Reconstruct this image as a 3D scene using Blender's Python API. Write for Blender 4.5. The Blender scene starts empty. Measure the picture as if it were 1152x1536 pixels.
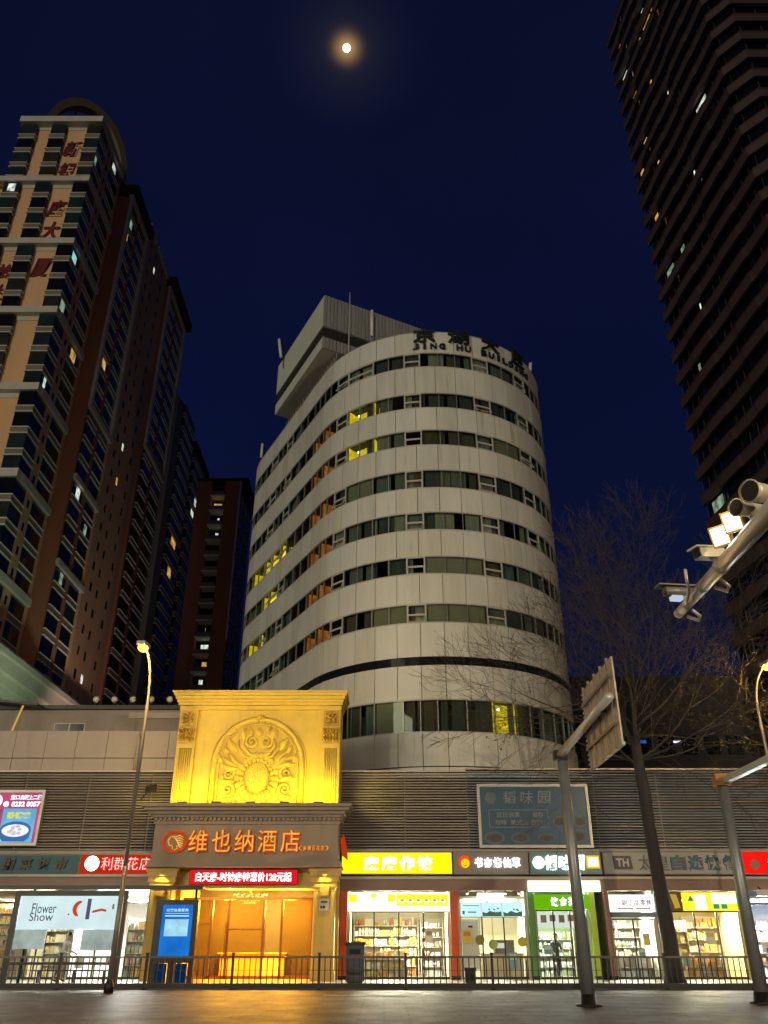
import bpy, bmesh, math, random
from mathutils import Vector, Matrix
random.seed(7)
sc = bpy.context.scene
COL = sc.collection
R_ = math.radians

# ---------------------------------------------------------------- camera
PITCH = R_(27.8); EYE = 1.6; FPX = 1219.0
cam = bpy.data.objects.new('camera', bpy.data.cameras.new('camera'))
COL.objects.link(cam)
cam.location = (0, 0, EYE)
cam.rotation_euler = (R_(90) + PITCH, 0, 0)
cam.data.sensor_fit = 'VERTICAL'; cam.data.sensor_height = 24.0
cam.data.lens = FPX / 1536 * 24.0
cam.data.clip_start = 0.1; cam.data.clip_end = 4000
sc.camera = cam
sc.view_settings.view_transform = 'Standard'
sc.view_settings.look = 'None'
sc.view_settings.exposure = 0.0
sc.view_settings.gamma = 1.0
sc.cycles.use_denoising = True
sc.cycles.sample_clamp_indirect = 4.0
sc.cycles.max_bounces = 6
sc.cycles.transparent_max_bounces = 12

cT, sT = math.cos(PITCH), math.sin(PITCH)
def at(px, py, Y):
    """real place at depth Y seen along the survey ray of the reference photograph"""
    u = (px - 576) / FPX; v = -(py - 768) / FPX
    f = cT - sT * v; z = sT + cT * v; t = Y / f
    return Vector((u * t, Y, EYE + z * t))

# ---------------------------------------------------------------- night sky
W = bpy.data.worlds.new('World'); sc.world = W; W.use_nodes = True
nt = W.node_tree; N = nt.nodes; LK = nt.links
bg = N['Background']
MOON_DIR = (at(520, 72, 100) - Vector((0, 0, EYE))).normalized()
geo = N.new('ShaderNodeNewGeometry')
sep = N.new('ShaderNodeSeparateXYZ')
tc = N.new('ShaderNodeTexCoord')
LK.new(tc.outputs['Generated'], sep.inputs[0])
ramp = N.new('ShaderNodeValToRGB')
LK.new(sep.outputs['Z'], ramp.inputs[0])
e = ramp.color_ramp.elements
e[0].position = 0.0; e[0].color = (0.0044, 0.0072, 0.0265, 1)
e[1].position = 0.9; e[1].color = (0.0032, 0.0046, 0.0215, 1)
m_ = e.new(0.55); m_.color = (0.0024, 0.0048, 0.0265, 1)
# thin air round the moon scatters its light a little
dot = N.new('ShaderNodeVectorMath'); dot.operation = 'DOT_PRODUCT'
nrm = N.new('ShaderNodeVectorMath'); nrm.operation = 'NORMALIZE'
LK.new(tc.outputs['Generated'], nrm.inputs[0]); LK.new(nrm.outputs[0], dot.inputs[0]); dot.inputs[1].default_value = MOON_DIR
def wpow(p, k):
    a = N.new('ShaderNodeMath'); a.operation = 'POWER'; a.use_clamp = True
    LK.new(dot.outputs['Value'], a.inputs[0]); a.inputs[1].default_value = p
    b = N.new('ShaderNodeMath'); b.operation = 'MULTIPLY'; LK.new(a.outputs[0], b.inputs[0]); b.inputs[1].default_value = k
    return b
def wadd(prev, fac, col):
    m = N.new('ShaderNodeMix'); m.data_type = 'RGBA'; m.blend_type = 'ADD'; m.clamp_factor = False
    LK.new(fac.outputs[0], m.inputs['Factor']); LK.new(prev, m.inputs['A']); m.inputs['B'].default_value = col
    return m.outputs['Result']
o1 = wadd(ramp.outputs[0], wpow(16000, 1.0), (0.46, 0.26, 0.07, 1))
o2 = wadd(o1, wpow(900, 1.0), (0.010, 0.0095, 0.008, 1))
ns = N.new('ShaderNodeTexNoise'); ns.inputs['Scale'].default_value = 2.2; ns.inputs['Detail'].default_value = 4
LK.new(tc.outputs['Generated'], ns.inputs['Vector'])
mr = N.new('ShaderNodeMapRange'); LK.new(ns.outputs[0], mr.inputs[0])
mr.inputs[1].default_value = .3; mr.inputs[2].default_value = .7; mr.inputs[3].default_value = .85; mr.inputs[4].default_value = 1.15
LK.new(o2, bg.inputs[0]); LK.new(mr.outputs[0], bg.inputs[1])

# ---------------------------------------------------------------- city glow (the one sun lamp, very weak and wide)
sl = bpy.data.lights.new('city_glow', 'SUN'); sl.energy = 0.80; sl.angle = R_(20); sl.color = (1.0, 0.92, 0.66)
so = bpy.data.objects.new('city_glow', sl); COL.objects.link(so)
d_ = Vector((0.50, 0.86, -0.09)).normalized()
so.rotation_euler = d_.to_track_quat('-Z', 'Y').to_euler()

def lamp(kind, name, loc, energy, color, size=0.2, target=None, parent=None, spot=None, size_y=None, blend=.5):
    l = bpy.data.lights.new(name, kind); l.energy = energy; l.color = color
    if kind == 'AREA':
        l.size = size
        if size_y: l.shape = 'RECTANGLE'; l.size_y = size_y
    else:
        l.shadow_soft_size = size
    if kind == 'SPOT': l.spot_size = R_(spot); l.spot_blend = blend
    o = bpy.data.objects.new(name, l); COL.objects.link(o)
    p = Vector(loc)
    if target is not None: o.rotation_euler = (Vector(target) - p).to_track_quat('-Z', 'Y').to_euler()
    if parent is not None:
        o.parent = parent; p = p - world_loc(parent)
    o.location = p
    return o

def world_loc(o):
    v = Vector(o.location)
    while o.parent is not None:
        o = o.parent; v += Vector(o.location)
    return v

# ---------------------------------------------------------------- materials
MATS = {}
def pm(name, col, rough=.6, metal=0.0, var=.12, scale=1.5, bump=0.0, bscale=30, spec=.5, stretch=None, coat=0.0, streak=0.0):
    if name in MATS: return MATS[name]
    m = bpy.data.materials.new(name); m.use_nodes = True
    t = m.node_tree; b = t.nodes['Principled BSDF']
    b.inputs['Roughness'].default_value = rough; b.inputs['Metallic'].default_value = metal
    b.inputs['Specular IOR Level'].default_value = spec; b.inputs['Coat Weight'].default_value = coat
    tcn = t.nodes.new('ShaderNodeTexCoord'); vec = tcn.outputs['Object']
    if stretch:
        mp = t.nodes.new('ShaderNodeMapping'); mp.inputs['Scale'].default_value = stretch
        t.links.new(vec, mp.inputs[0]); vec = mp.outputs[0]
    if var > 0:
        n = t.nodes.new('ShaderNodeTexNoise'); n.inputs['Scale'].default_value = scale; n.inputs['Detail'].default_value = 5
        n.inputs['Roughness'].default_value = .62
        t.links.new(vec, n.inputs['Vector'])
        r = t.nodes.new('ShaderNodeValToRGB')
        r.color_ramp.elements[0].position = .28; r.color_ramp.elements[1].position = .72
        r.color_ramp.elements[0].color = tuple(c * (1 - var) for c in col) + (1,)
        r.color_ramp.elements[1].color = tuple(min(1, c * (1 + var * .6)) for c in col) + (1,)
        t.links.new(n.outputs[0], r.inputs[0]); 
        if streak > 0:   # rain streaks and grime runs, sparse and uneven
            m3 = t.nodes.new('ShaderNodeMapping'); m3.inputs['Scale'].default_value = (1, 1, .07); t.links.new(tcn.outputs['Object'], m3.inputs[0])
            n3 = t.nodes.new('ShaderNodeTexNoise'); n3.inputs['Scale'].default_value = 3.4; n3.inputs['Detail'].default_value = 3; t.links.new(m3.outputs[0], n3.inputs['Vector'])
            n4 = t.nodes.new('ShaderNodeTexNoise'); n4.inputs['Scale'].default_value = .35; n4.inputs['Detail'].default_value = 2; t.links.new(tcn.outputs['Object'], n4.inputs['Vector'])
            a3 = t.nodes.new('ShaderNodeMapRange'); a3.inputs[1].default_value = .55; a3.inputs[2].default_value = .72; t.links.new(n3.outputs[0], a3.inputs[0])
            a4 = t.nodes.new('ShaderNodeMapRange'); a4.inputs[1].default_value = .45; a4.inputs[2].default_value = .65; t.links.new(n4.outputs[0], a4.inputs[0])
            k3 = t.nodes.new('ShaderNodeMath'); k3.operation = 'MULTIPLY'; t.links.new(a3.outputs[0], k3.inputs[0]); t.links.new(a4.outputs[0], k3.inputs[1])
            k4 = t.nodes.new('ShaderNodeMath'); k4.operation = 'MULTIPLY'; t.links.new(k3.outputs[0], k4.inputs[0]); k4.inputs[1].default_value = streak
            mx3 = t.nodes.new('ShaderNodeMix'); mx3.data_type = 'RGBA'; t.links.new(k4.outputs[0], mx3.inputs['Factor']); t.links.new(r.outputs[0], mx3.inputs['A'])
            mx3.inputs['B'].default_value = tuple(c * .42 for c in col) + (1,)
            t.links.new(mx3.outputs['Result'], b.inputs['Base Color'])
        else:
            t.links.new(r.outputs[0], b.inputs['Base Color'])
        rr = t.nodes.new('ShaderNodeMapRange'); t.links.new(n.outputs[0], rr.inputs[0])
        rr.inputs[3].default_value = max(0.02, rough - .12); rr.inputs[4].default_value = min(1, rough + .12)
        t.links.new(rr.outputs[0], b.inputs['Roughness'])
    else:
        b.inputs['Base Color'].default_value = tuple(col) + (1,)
    if bump > 0:
        n2 = t.nodes.new('ShaderNodeTexNoise'); n2.inputs['Scale'].default_value = bscale; n2.inputs['Detail'].default_value = 4
        t.links.new(vec, n2.inputs['Vector'])
        bp = t.nodes.new('ShaderNodeBump'); bp.inputs['Strength'].default_value = bump; bp.inputs['Distance'].default_value = .05
        t.links.new(n2.outputs[0], bp.inputs['Height']); t.links.new(bp.outputs[0], b.inputs['Normal'])
    MATS[name] = m
    return m
def em(name, col, s=1.0, var=0.0, scale=3.0):
    if name in MATS: return MATS[name]
    m = bpy.data.materials.new(name); m.use_nodes = True
    t = m.node_tree; t.nodes.clear()
    out = t.nodes.new('ShaderNodeOutputMaterial'); ee = t.nodes.new('ShaderNodeEmission')
    ee.inputs[0].default_value = tuple(col) + (1,); ee.inputs[1].default_value = s
    if var > 0:
        tcn = t.nodes.new('ShaderNodeTexCoord'); n = t.nodes.new('ShaderNodeTexNoise'); n.inputs['Scale'].default_value = scale
        n.inputs['Detail'].default_value = 3
        t.links.new(tcn.outputs['Object'], n.inputs['Vector'])
        r = t.nodes.new('ShaderNodeMapRange'); t.links.new(n.outputs[0], r.inputs[0])
        r.inputs[1].default_value = .3; r.inputs[2].default_value = .7
        r.inputs[3].default_value = s * (1 - var); r.inputs[4].default_value = s * (1 + var)
        t.links.new(r.outputs[0], ee.inputs[1])
    t.links.new(ee.outputs[0], out.inputs[0])
    MATS[name] = m
    return m
def glassm(name, tint=(.8, .85, .82), refl=.9, rough=.03):
    if name in MATS: return MATS[name]
    m = bpy.data.materials.new(name); m.use_nodes = True
    t = m.node_tree; t.nodes.clear()
    out = t.nodes.new('ShaderNodeOutputMaterial')
    tr = t.nodes.new('ShaderNodeBsdfTransparent'); tr.inputs[0].default_value = tuple(tint) + (1,)
    gl = t.nodes.new('ShaderNodeBsdfGlossy'); gl.inputs['Roughness'].default_value = rough
    gl.inputs[0].default_value = (refl, refl, refl, 1)
    fr = t.nodes.new('ShaderNodeFresnel'); fr.inputs[0].default_value = 1.52
    mx = t.nodes.new('ShaderNodeMixShader')
    gm_ = t.nodes.new('ShaderNodeNewGeometry'); k1 = t.nodes.new('ShaderNodeMath'); k1.operation = 'SUBTRACT'; k1.inputs[0].default_value = 1.0; t.links.new(gm_.outputs['Backfacing'], k1.inputs[1])
    k2 = t.nodes.new('ShaderNodeMath'); k2.operation = 'MULTIPLY'; t.links.new(fr.outputs[0], k2.inputs[0]); t.links.new(k1.outputs[0], k2.inputs[1])
    t.links.new(k2.outputs[0], mx.inputs[0]); t.links.new(tr.outputs[0], mx.inputs[1]); t.links.new(gl.outputs[0], mx.inputs[2])
    t.links.new(mx.outputs[0], out.inputs[0])
    MATS[name] = m
    return m

# ---------------------------------------------------------------- mesh builder
TXT = {}
def text_geo(body, bold):
    k = (body, bold)
    if k in TXT: return TXT[k]
    c = bpy.data.curves.new('lettering', 'FONT'); c.body = body; c.size = 1.0; c.extrude = .5; c.offset = bold
    c.resolution_u = 3
    o = bpy.data.objects.new('lettering', c); COL.objects.link(o)
    dg = bpy.context.evaluated_depsgraph_get()
    me = o.evaluated_get(dg).to_mesh()
    vs = [tuple(v.co) for v in me.vertices]; fs = [tuple(p.vertices) for p in me.polygons]
    o.evaluated_get(dg).to_mesh_clear()
    bpy.data.objects.remove(o); bpy.data.curves.remove(c)
    TXT[k] = (vs, fs)
    return TXT[k]

class MB:
    def __init__(s): s.v = []; s.f = []; s.m = []; s.sm = []
    def add(s, vs, fs, m=0, smooth=False):
        b = len(s.v); s.v += [tuple(p) for p in vs]
        for f in fs: s.f.append(tuple(i + b for i in f)); s.m.append(m); s.sm.append(smooth)
        return s
    def box(s, x0, x1, y0, y1, z0, z1, m=0, b=0.0):
        if b > 0:
            # chamfered upright edges and rim
            P = [(x0 + b, y0), (x1 - b, y0), (x1, y0 + b), (x1, y1 - b), (x1 - b, y1), (x0 + b, y1), (x0, y1 - b), (x0, y0 + b)]
            return s.prism(P, z0, z1, m)
        return s.add([(x0, y0, z0), (x1, y0, z0), (x1, y1, z0), (x0, y1, z0), (x0, y0, z1), (x1, y0, z1), (x1, y1, z1), (x0, y1, z1)],
                     [(3, 2, 1, 0), (4, 5, 6, 7), (0, 1, 5, 4), (1, 2, 6, 5), (2, 3, 7, 6), (3, 0, 4, 7)], m)
    def obox(s, c, ax, ay, az, hx, hy, hz, m=0):
        c = Vector(c); ax = Vector(ax).normalized() * hx; ay = Vector(ay).normalized() * hy; az = Vector(az).normalized() * hz
        P = [c + i * ax + j * ay + k * az for k in (-1, 1) for i, j in ((-1, -1), (1, -1), (1, 1), (-1, 1))]
        return s.add(P, [(3, 2, 1, 0), (4, 5, 6, 7), (0, 1, 5, 4), (1, 2, 6, 5), (2, 3, 7, 6), (3, 0, 4, 7)], m)
    def prism(s, poly, z0, z1, m=0):
        n = len(poly)
        vs = [(x, y, z0) for x, y in poly] + [(x, y, z1) for x, y in poly]
        fs = [tuple(range(n - 1, -1, -1)), tuple(range(n, 2 * n))] + [(i, (i + 1) % n, n + (i + 1) % n, n + i) for i in range(n)]
        return s.add(vs, fs, m)
    def plate(s, poly, o, ux, uz, t, m=0):
        """outline poly (a,b) in the plane o + a*ux + b*uz, thickness t towards ux x uz"""
        o = Vector(o); ux = Vector(ux); uz = Vector(uz); nn = ux.cross(uz).normalized() * t
        n = len(poly)
        A = [o + a * ux + b * uz for a, b in poly]; B = [p + nn for p in A]
        return s.add(A + B, [tuple(range(n - 1, -1, -1)), tuple(range(n, 2 * n))] + [(i, (i + 1) % n, n + (i + 1) % n, n + i) for i in range(n)], m)
    def tube(s, pts, rad, n=8, m=0, cap=True, smooth=True):
        pts = [Vector(p) for p in pts]
        if not hasattr(rad, '__len__'): rad = [rad] * len(pts)
        vs = []; up = Vector((0, 0, 1)); prev = None
        for i, p in enumerate(pts):
            a = pts[max(0, i - 1)]; b = pts[min(len(pts) - 1, i + 1)]
            t = (b - a)
            if t.length < 1e-9: t = Vector((0, 0, 1))
            t.normalize()
            if prev is None:
                q = up if abs(t.z) < .95 else Vector((1, 0, 0))
                x = t.cross(q).normalized()
            else:
                x = prev - t * prev.dot(t)
                x = x.normalized() if x.length > 1e-6 else t.orthogonal().normalized()
            prev = x; y = t.cross(x)
            for k in range(n):
                an = 2 * math.pi * k / n
                vs.append(p + (x * math.cos(an) + y * math.sin(an)) * rad[i])
        fs = []
        for i in range(len(pts) - 1):
            for k in range(n):
                a = i * n + k; b = i * n + (k + 1) % n
                fs.append((a, b, b + n, a + n))
        if cap:
            fs.append(tuple(range(n - 1, -1, -1))); fs.append(tuple(range((len(pts) - 1) * n, len(pts) * n)))
        return s.add(vs, fs, m, smooth)
    def lathe(s, c, prof, n=16, axis=(0, 0, 1), m=0, smooth=True):
        c = Vector(c); a = Vector(axis).normalized()
        return s.tube2([c + a * h for r, h in prof], [max(r, 1e-4) for r, h in prof], a, n, m, smooth)
    def tube2(s, cs, rs, a, n, m, smooth):
        x = a.orthogonal().normalized(); y = a.cross(x); vs = []
        for c, r in zip(cs, rs):
            for k in range(n):
                an = 2 * math.pi * k / n
                vs.append(c + (x * math.cos(an) + y * math.sin(an)) * r)
        fs = [(i * n + k, i * n + (k + 1) % n, (i + 1) * n + (k + 1) % n, (i + 1) * n + k) for i in range(len(cs) - 1) for k in range(n)]
        fs += [tuple(range(n - 1, -1, -1)), tuple(range((len(cs) - 1) * n, len(cs) * n))]
        return s.add(vs, fs, m, smooth)
    def ball(s, c, rx, ry=None, rz=None, n=12, k=7, m=0):
        ry = ry or rx; rz = rz or rx; vs = []; fs = []
        for i in range(k + 1):
            ph = math.pi * i / k
            rr = max(math.sin(ph), 1e-3)
            for j in range(n):
                th = 2 * math.pi * j / n
                vs.append((c[0] + rx * rr * math.cos(th), c[1] + ry * rr * math.sin(th), c[2] - rz * math.cos(ph)))
        for i in range(k):
            for j in range(n):
                fs.append((i * n + j, i * n + (j + 1) % n, (i + 1) * n + (j + 1) % n, (i + 1) * n + j))
        return s.add(vs, fs, m, True)
    def wall(s, path, z0, z1, t, closed=False, m=0):
        """upright strip along path (x,y); thickness t to the right of the walking direction"""
        n = len(path); P = [Vector(p) for p in path]; Q = []
        for i in range(n):
            a = P[i - 1] if (i or closed) else None; b = P[(i + 1) % n] if (i < n - 1 or closed) else None
            ds = [(q - p).normalized() for p, q in ((a, P[i]), (P[i], b)) if p is not None and q is not None]
            ns = [Vector((dv.y, -dv.x)) for dv in ds]
            nn = sum(ns, Vector((0, 0))).normalized()
            k = 1 / max(.35, nn.dot(ns[0]))
            Q.append(P[i] + nn * t * k)
        vs = []
        for p, q in zip(P, Q): vs += [(p.x, p.y, z0), (q.x, q.y, z0), (q.x, q.y, z1), (p.x, p.y, z1)]
        fs = []
        for i in range(n if closed else n - 1):
            a = 4 * i; b = 4 * ((i + 1) % n)
            for k in range(4): fs.append((a + k, b + k, b + (k + 1) % 4, a + (k + 1) % 4))
        if not closed: fs += [(0, 1, 2, 3), (4 * n - 1, 4 * n - 2, 4 * n - 3, 4 * n - 4)]
        return s.add(vs, fs, m)
    def text(s, body, o, w=None, h=1.0, depth=.03, bold=.02, m=0, right=(1, 0, 0), up=(0, 0, 1), anchor='c', skew=0.0, warp=None):
        """solid lettering centred on o; facing right x up ; front face stands depth proud of o"""
        vs, fs = text_geo(body, bold)
        if not vs: return s
        xs = [v[0] for v in vs]; ys = [v[1] for v in vs]
        x0, x1, y0, y1 = min(xs), max(xs), min(ys), max(ys)
        ky = h / max(1e-6, y1 - y0); kx = (w / max(1e-6, x1 - x0)) if w else ky
        o = Vector(o); r = Vector(right).normalized(); u = Vector(up).normalized(); nn = r.cross(u)
        ox = (x0 + x1) / 2 if anchor == 'c' else x0
        out = []
        for x, y, z in vs:
            a = (x - ox) * kx; b = (y - (y0 + y1) / 2) * ky; a += skew * b
            c_ = (z + .5) * depth
            if warp: out.append(warp(a, b, c_))
            else: out.append(o + r * a + u * b + nn * c_)
        return s.add(out, fs, m)
    def build(s, name, mats, parent=None, origin=None):
        if not hasattr(mats, '__len__'): mats = [mats]
        if parent is not None: org = world_loc(parent)
        else: org = Vector(origin) if origin is not None else Vector((0, 0, 0))
        me = bpy.data.meshes.new(name)
        me.from_pydata([tuple(Vector(v) - org) for v in s.v], [], s.f)
        for m in mats: me.materials.append(m)
        me.polygons.foreach_set('material_index', s.m)
        me.polygons.foreach_set('use_smooth', s.sm)
        me.update()
        o = bpy.data.objects.new(name, me); COL.objects.link(o)
        if parent is not None: o.parent = parent
        else: o.location = org
        return o
def tag(o, label=None, cat=None, group=None, kind=None):
    if label: o['label'] = label
    if cat: o['category'] = cat
    if group: o['group'] = group
    if kind: o['kind'] = kind
    return o
def thing(name, label, cat, loc, group=None):
    o = bpy.data.objects.new(name, None); o.empty_display_size = .3; COL.objects.link(o)
    o.location = loc
    return tag(o, label, cat, group)
def kids(o): return [c for c in bpy.data.objects if c.parent == o]
def dup(o, loc, label=None, rz=None):
    r = o.copy(); COL.objects.link(r); r.location = loc
    if rz is not None: r.rotation_euler = (0, 0, rz)
    if label: r['label'] = label
    for ch in kids(o):
        c = ch.copy(); COL.objects.link(c); c.parent = r
        for g in kids(ch):
            k = g.copy(); COL.objects.link(k); k.parent = c
    return r
def B(*a, **k): return MB().box(*a, **k)

# common materials
white_clad = pm('white_cladding', (.66, .655, .605), .45, 0, .09, .9, stretch=(1, 1, .2), streak=.35)
white_paint = pm('white_paint', (.72, .71, .66), .45, 0, .08, 2)
win_frame = pm('white_window_frame', (.50, .49, .44), .4, 0, .05, 4)
dark_metal = pm('dark_metal', (.035, .036, .038), .42, .6, .2, 3)
black_paint = pm('black_paint', (.012, .012, .013), .4, 0, .15, 4)
grey_steel = pm('galvanised_steel', (.34, .34, .33), .42, .55, .14, 6, bump=.05, bscale=40)
dark_room = pm('dark_interior', (.12, .12, .11), .8, 0, .3, .7)
concrete = pm('concrete', (.30, .28, .25), .8, 0, .18, .8, bump=.12, bscale=18)
pane_glass = glassm('window_glass', (.72, .76, .72), 1.0, .02)
shop_glass = glassm('shop_glass', (.94, .96, .95), .8, .01)

# ================================================================ GROUND
gm = bpy.data.materials.new('road_paving'); gm.use_nodes = True
t = gm.node_tree; b = t.nodes['Principled BSDF']; b.inputs['Specular IOR Level'].default_value = .3
tcn = t.nodes.new('ShaderNodeTexCoord'); br = t.nodes.new('ShaderNodeTexBrick'); nz = t.nodes.new('ShaderNodeTexNoise')
t.links.new(tcn.outputs['Object'], br.inputs['Vector']); t.links.new(tcn.outputs['Object'], nz.inputs['Vector'])
nz.inputs['Scale'].default_value = .8; nz.inputs['Detail'].default_value = 8; nz.inputs['Roughness'].default_value = .7
br.inputs['Color1'].default_value = (.072, .047, .040, 1); br.inputs['Color2'].default_value = (.047, .035, .032, 1); br.inputs['Mortar'].default_value = (.014, .012, .012, 1)
br.inputs['Brick Width'].default_value = 1.2; br.inputs['Row Height'].default_value = .6; br.inputs['Mortar Size'].default_value = .03; br.inputs['Scale'].default_value = 1.0
mxr = t.nodes.new('ShaderNodeMix'); mxr.data_type = 'RGBA'; mxr.blend_type = 'MULTIPLY'; mxr.inputs['Factor'].default_value = .8
t.links.new(br.outputs['Color'], mxr.inputs['A']); rmp = t.nodes.new('ShaderNodeValToRGB'); rmp.color_ramp.elements[0].position = .3; rmp.color_ramp.elements[0].color = (.5, .48, .47, 1); rmp.color_ramp.elements[1].position = .7; rmp.color_ramp.elements[1].color = (1, 1, 1, 1)
t.links.new(nz.outputs[0], rmp.inputs[0]); t.links.new(rmp.outputs[0], mxr.inputs['B']); t.links.new(mxr.outputs['Result'], b.inputs['Base Color'])
rr_ = t.nodes.new('ShaderNodeMapRange'); t.links.new(nz.outputs[0], rr_.inputs[0]); rr_.inputs[1].default_value = .3; rr_.inputs[2].default_value = .7; rr_.inputs[3].default_value = .42; rr_.inputs[4].default_value = .72
t.links.new(rr_.outputs[0], b.inputs['Roughness'])
bp = t.nodes.new('ShaderNodeBump'); bp.inputs['Strength'].default_value = .35; bp.inputs['Distance'].default_value = .02
nz2 = t.nodes.new('ShaderNodeTexNoise'); nz2.inputs['Scale'].default_value = 35; t.links.new(tcn.outputs['Object'], nz2.inputs['Vector']); t.links.new(nz2.outputs[0], bp.inputs['Height']); t.links.new(bp.outputs[0], b.inputs['Normal'])
g = MB(); nx = 12
g.add([(-500, -60, 0), (500, -60, 0), (500, 900, 0), (-500, 900, 0)], [(0, 1, 2, 3)])
tag(g.build('ground', pm('city_ground', (.06, .057, .054), .7, 0, .3, .2)), kind='structure')
g = MB(); g.add([(-160, -14, .004), (160, -14, .004), (160, 34.6, .004), (-160, 34.6, .004)], [(0, 1, 2, 3)])
tag(g.build('road', gm), kind='structure')

# paved footpath between road and shops: brick-sized pavers in the shader
pav = bpy.data.materials.new('pavement_paving'); pav.use_nodes = True
t = pav.node_tree; b = t.nodes['Principled BSDF']
tcn = t.nodes.new('ShaderNodeTexCoord'); br = t.nodes.new('ShaderNodeTexBrick')
t.links.new(tcn.outputs['Object'], br.inputs['Vector'])
br.inputs['Color1'].default_value = (.36, .32, .27, 1); br.inputs['Color2'].default_value = (.28, .25, .21, 1); br.inputs['Mortar'].default_value = (.07, .065, .06, 1)
br.inputs['Scale'].default_value = 1.0; br.inputs['Brick Width'].default_value = .6; br.inputs['Row Height'].default_value = .3; br.inputs['Mortar Size'].default_value = .012
t.links.new(br.outputs['Color'], b.inputs['Base Color']); b.inputs['Roughness'].default_value = .38
bp = t.nodes.new('ShaderNodeBump'); bp.inputs['Strength'].default_value = .4; bp.inputs['Distance'].default_value = .02; bp.invert = True
t.links.new(br.outputs['Fac'], bp.inputs['Height']); t.links.new(bp.outputs[0], b.inputs['Normal'])
MATS['pavement_paving'] = pav
tag(MB().box(-160, 160, 34.8, 40.05, 0, .12).build('pavement', pav), kind='structure')
tag(MB().box(-160, 160, 34.6, 34.8, 0, .13).build('kerb', concrete), kind='structure')
lm = MB()
for k in range(-8, 9):
    lm.box(k * 9 - 2, k * 9 + 2, 30.9, 31.05, .008, .009)
lm.box(-160, 160, 34.1, 34.22, .008, .009)
tag(lm.build('road_markings', pm('road_paint', (.42, .41, .37), .6, 0, .35, 2)), kind='structure')

# ================================================================ MOON
mp = Vector((0, 0, EYE)) + MOON_DIR * 1500
mo = MB().ball((mp.x, mp.y, mp.z), 6.3, n=24, k=14).build('moon', em('moonlight', (1, .93, .78), 5.0, .12, .12), origin=mp)
tag(mo, 'small bright full moon alone in the dark blue sky', 'moon')

# ================================================================ CURVED WHITE TOWER
TR = 8.7; TCx, TCy = 3.3, 52.7; TD = (-.46, .888); TN = (-.888, -.46); TLEN = 13.5; TA = math.pi * TR
TPER = 2 * TA + 2 * TLEN; TPW = TPER / 60
def tpt(s, off=0.0):
    s = s % TPER
    a0 = math.atan2(-TN[1], -TN[0])
    if s < TA:
        a = a0 - s / TR; return Vector((TCx + (TR + off) * math.cos(a), TCy + (TR + off) * math.sin(a)))
    if s < TA + TLEN:
        q = s - TA; return Vector((TCx + (TR + off) * TN[0] + TD[0] * q, TCy + (TR + off) * TN[1] + TD[1] * q))
    if s < 2 * TA + TLEN:
        a = a0 - math.pi - (s - TA - TLEN) / TR
        return Vector((TCx + TD[0] * TLEN + (TR + off) * math.cos(a), TCy + TD[1] * TLEN + (TR + off) * math.sin(a)))
    q = s - 2 * TA - TLEN
    return Vector((TCx + TD[0] * TLEN - (TR + off) * TN[0] - TD[0] * q, TCy + TD[1] * TLEN - (TR + off) * TN[1] - TD[1] * q))
def tnorm(s):
    v = tpt(s, 1) - tpt(s, 0); return v.normalized()
def tpath(s0, s1, off, step=.55):
    n = max(1, int(math.ceil((s1 - s0) / step)))
    return [tpt(s0 + (s1 - s0) * i / n, off) for i in range(n + 1)]
def tring(off, step=1.0):
    n = int(TPER / step); return [tpt(TPER * i / n, off) for i in range(n)]

ORG_T = (TCx, TCy, 0)
tower = thing('hotel_tower', 'white panelled tower with rounded front and bands of ribbon windows', 'building', ORG_T)
WB = [(35.87, 37.12), (32.53, 33.77), (29.63, 30.86), (26.49, 27.85), (23.57, 24.85), (20.68, 21.88), (17.65, 18.87)]
SLOT = (15.18, 15.68); LOW = (11.45, 13.3)
ROOF = 38.87
# structure behind the cladding: slabs, core
bands = sorted([LOW, SLOT] + WB)
core = MB()
core.prism(tring(-2.3), .05, 38.2, 0)
zz = [0.05] + [z for bnd in bands for z in bnd] + [38.3]
for i in range(0, len(zz), 2):
    core.prism(tring(-.16, .6), zz[i] + .02, zz[i + 1] - .02, 1)
core.build('wall', [dark_room, pm('joint_shadow', (.05, .05, .045), .8, 0, .2, 1)], tower)  # dark backing wall behind the panel gaps
# cladding panels, one course per storey, each panel a little off true
def course(z0, z1, rng, shift=0.0, gap=.016):
    m = MB(); i = 0
    for i in range(60):
        s0 = i * TPW + shift + gap; s1 = (i + 1) * TPW + shift - gap
        o = rng.uniform(-.010, .012)
        pth = tpath(s0, s1, -.10 + o, .46)
        # slightly rounded bottom/top lips
        m.wall(pth, z0, z1, -.10, m=rng.choice([0, 0, 0, 1, 2, 2]))
    return m
clad_b = pm('white_cladding_weathered', (.59, .585, .54), .55, 0, .15, 1.0, stretch=(1.2, 1.2, .2), streak=.7)
clad_c = pm('white_cladding_grimy', (.61, .595, .53), .5, 0, .13, 1.6, stretch=(1.6, 1.6, .15), streak=.55)
rng = random.Random(3)
edges = [LOW[1], SLOT[0], SLOT[1]] + [z for bnd in WB[::-1] for z in bnd] + [ROOF]
for i in range(0, len(edges), 2):
    z0, z1 = edges[i], edges[i + 1]
    course(z0, z1, rng).build('cladding_band', [white_clad, clad_b, clad_c], tower)
course(9.72, LOW[0], rng).build('cladding_band', [white_clad, clad_b, clad_c], tower)
course(8.2, 9.66, rng).build('cladding_band', [white_clad, clad_b, clad_c], tower)
m = MB()
for z0, z1 in WB + [LOW]:
    for zc in (z0, z1 - .05):
        m.wall(tpath(0, TPER * .999, .02, .8), zc, zc + .05, .16)
m.build('window_trim', win_frame, tower)
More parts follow.
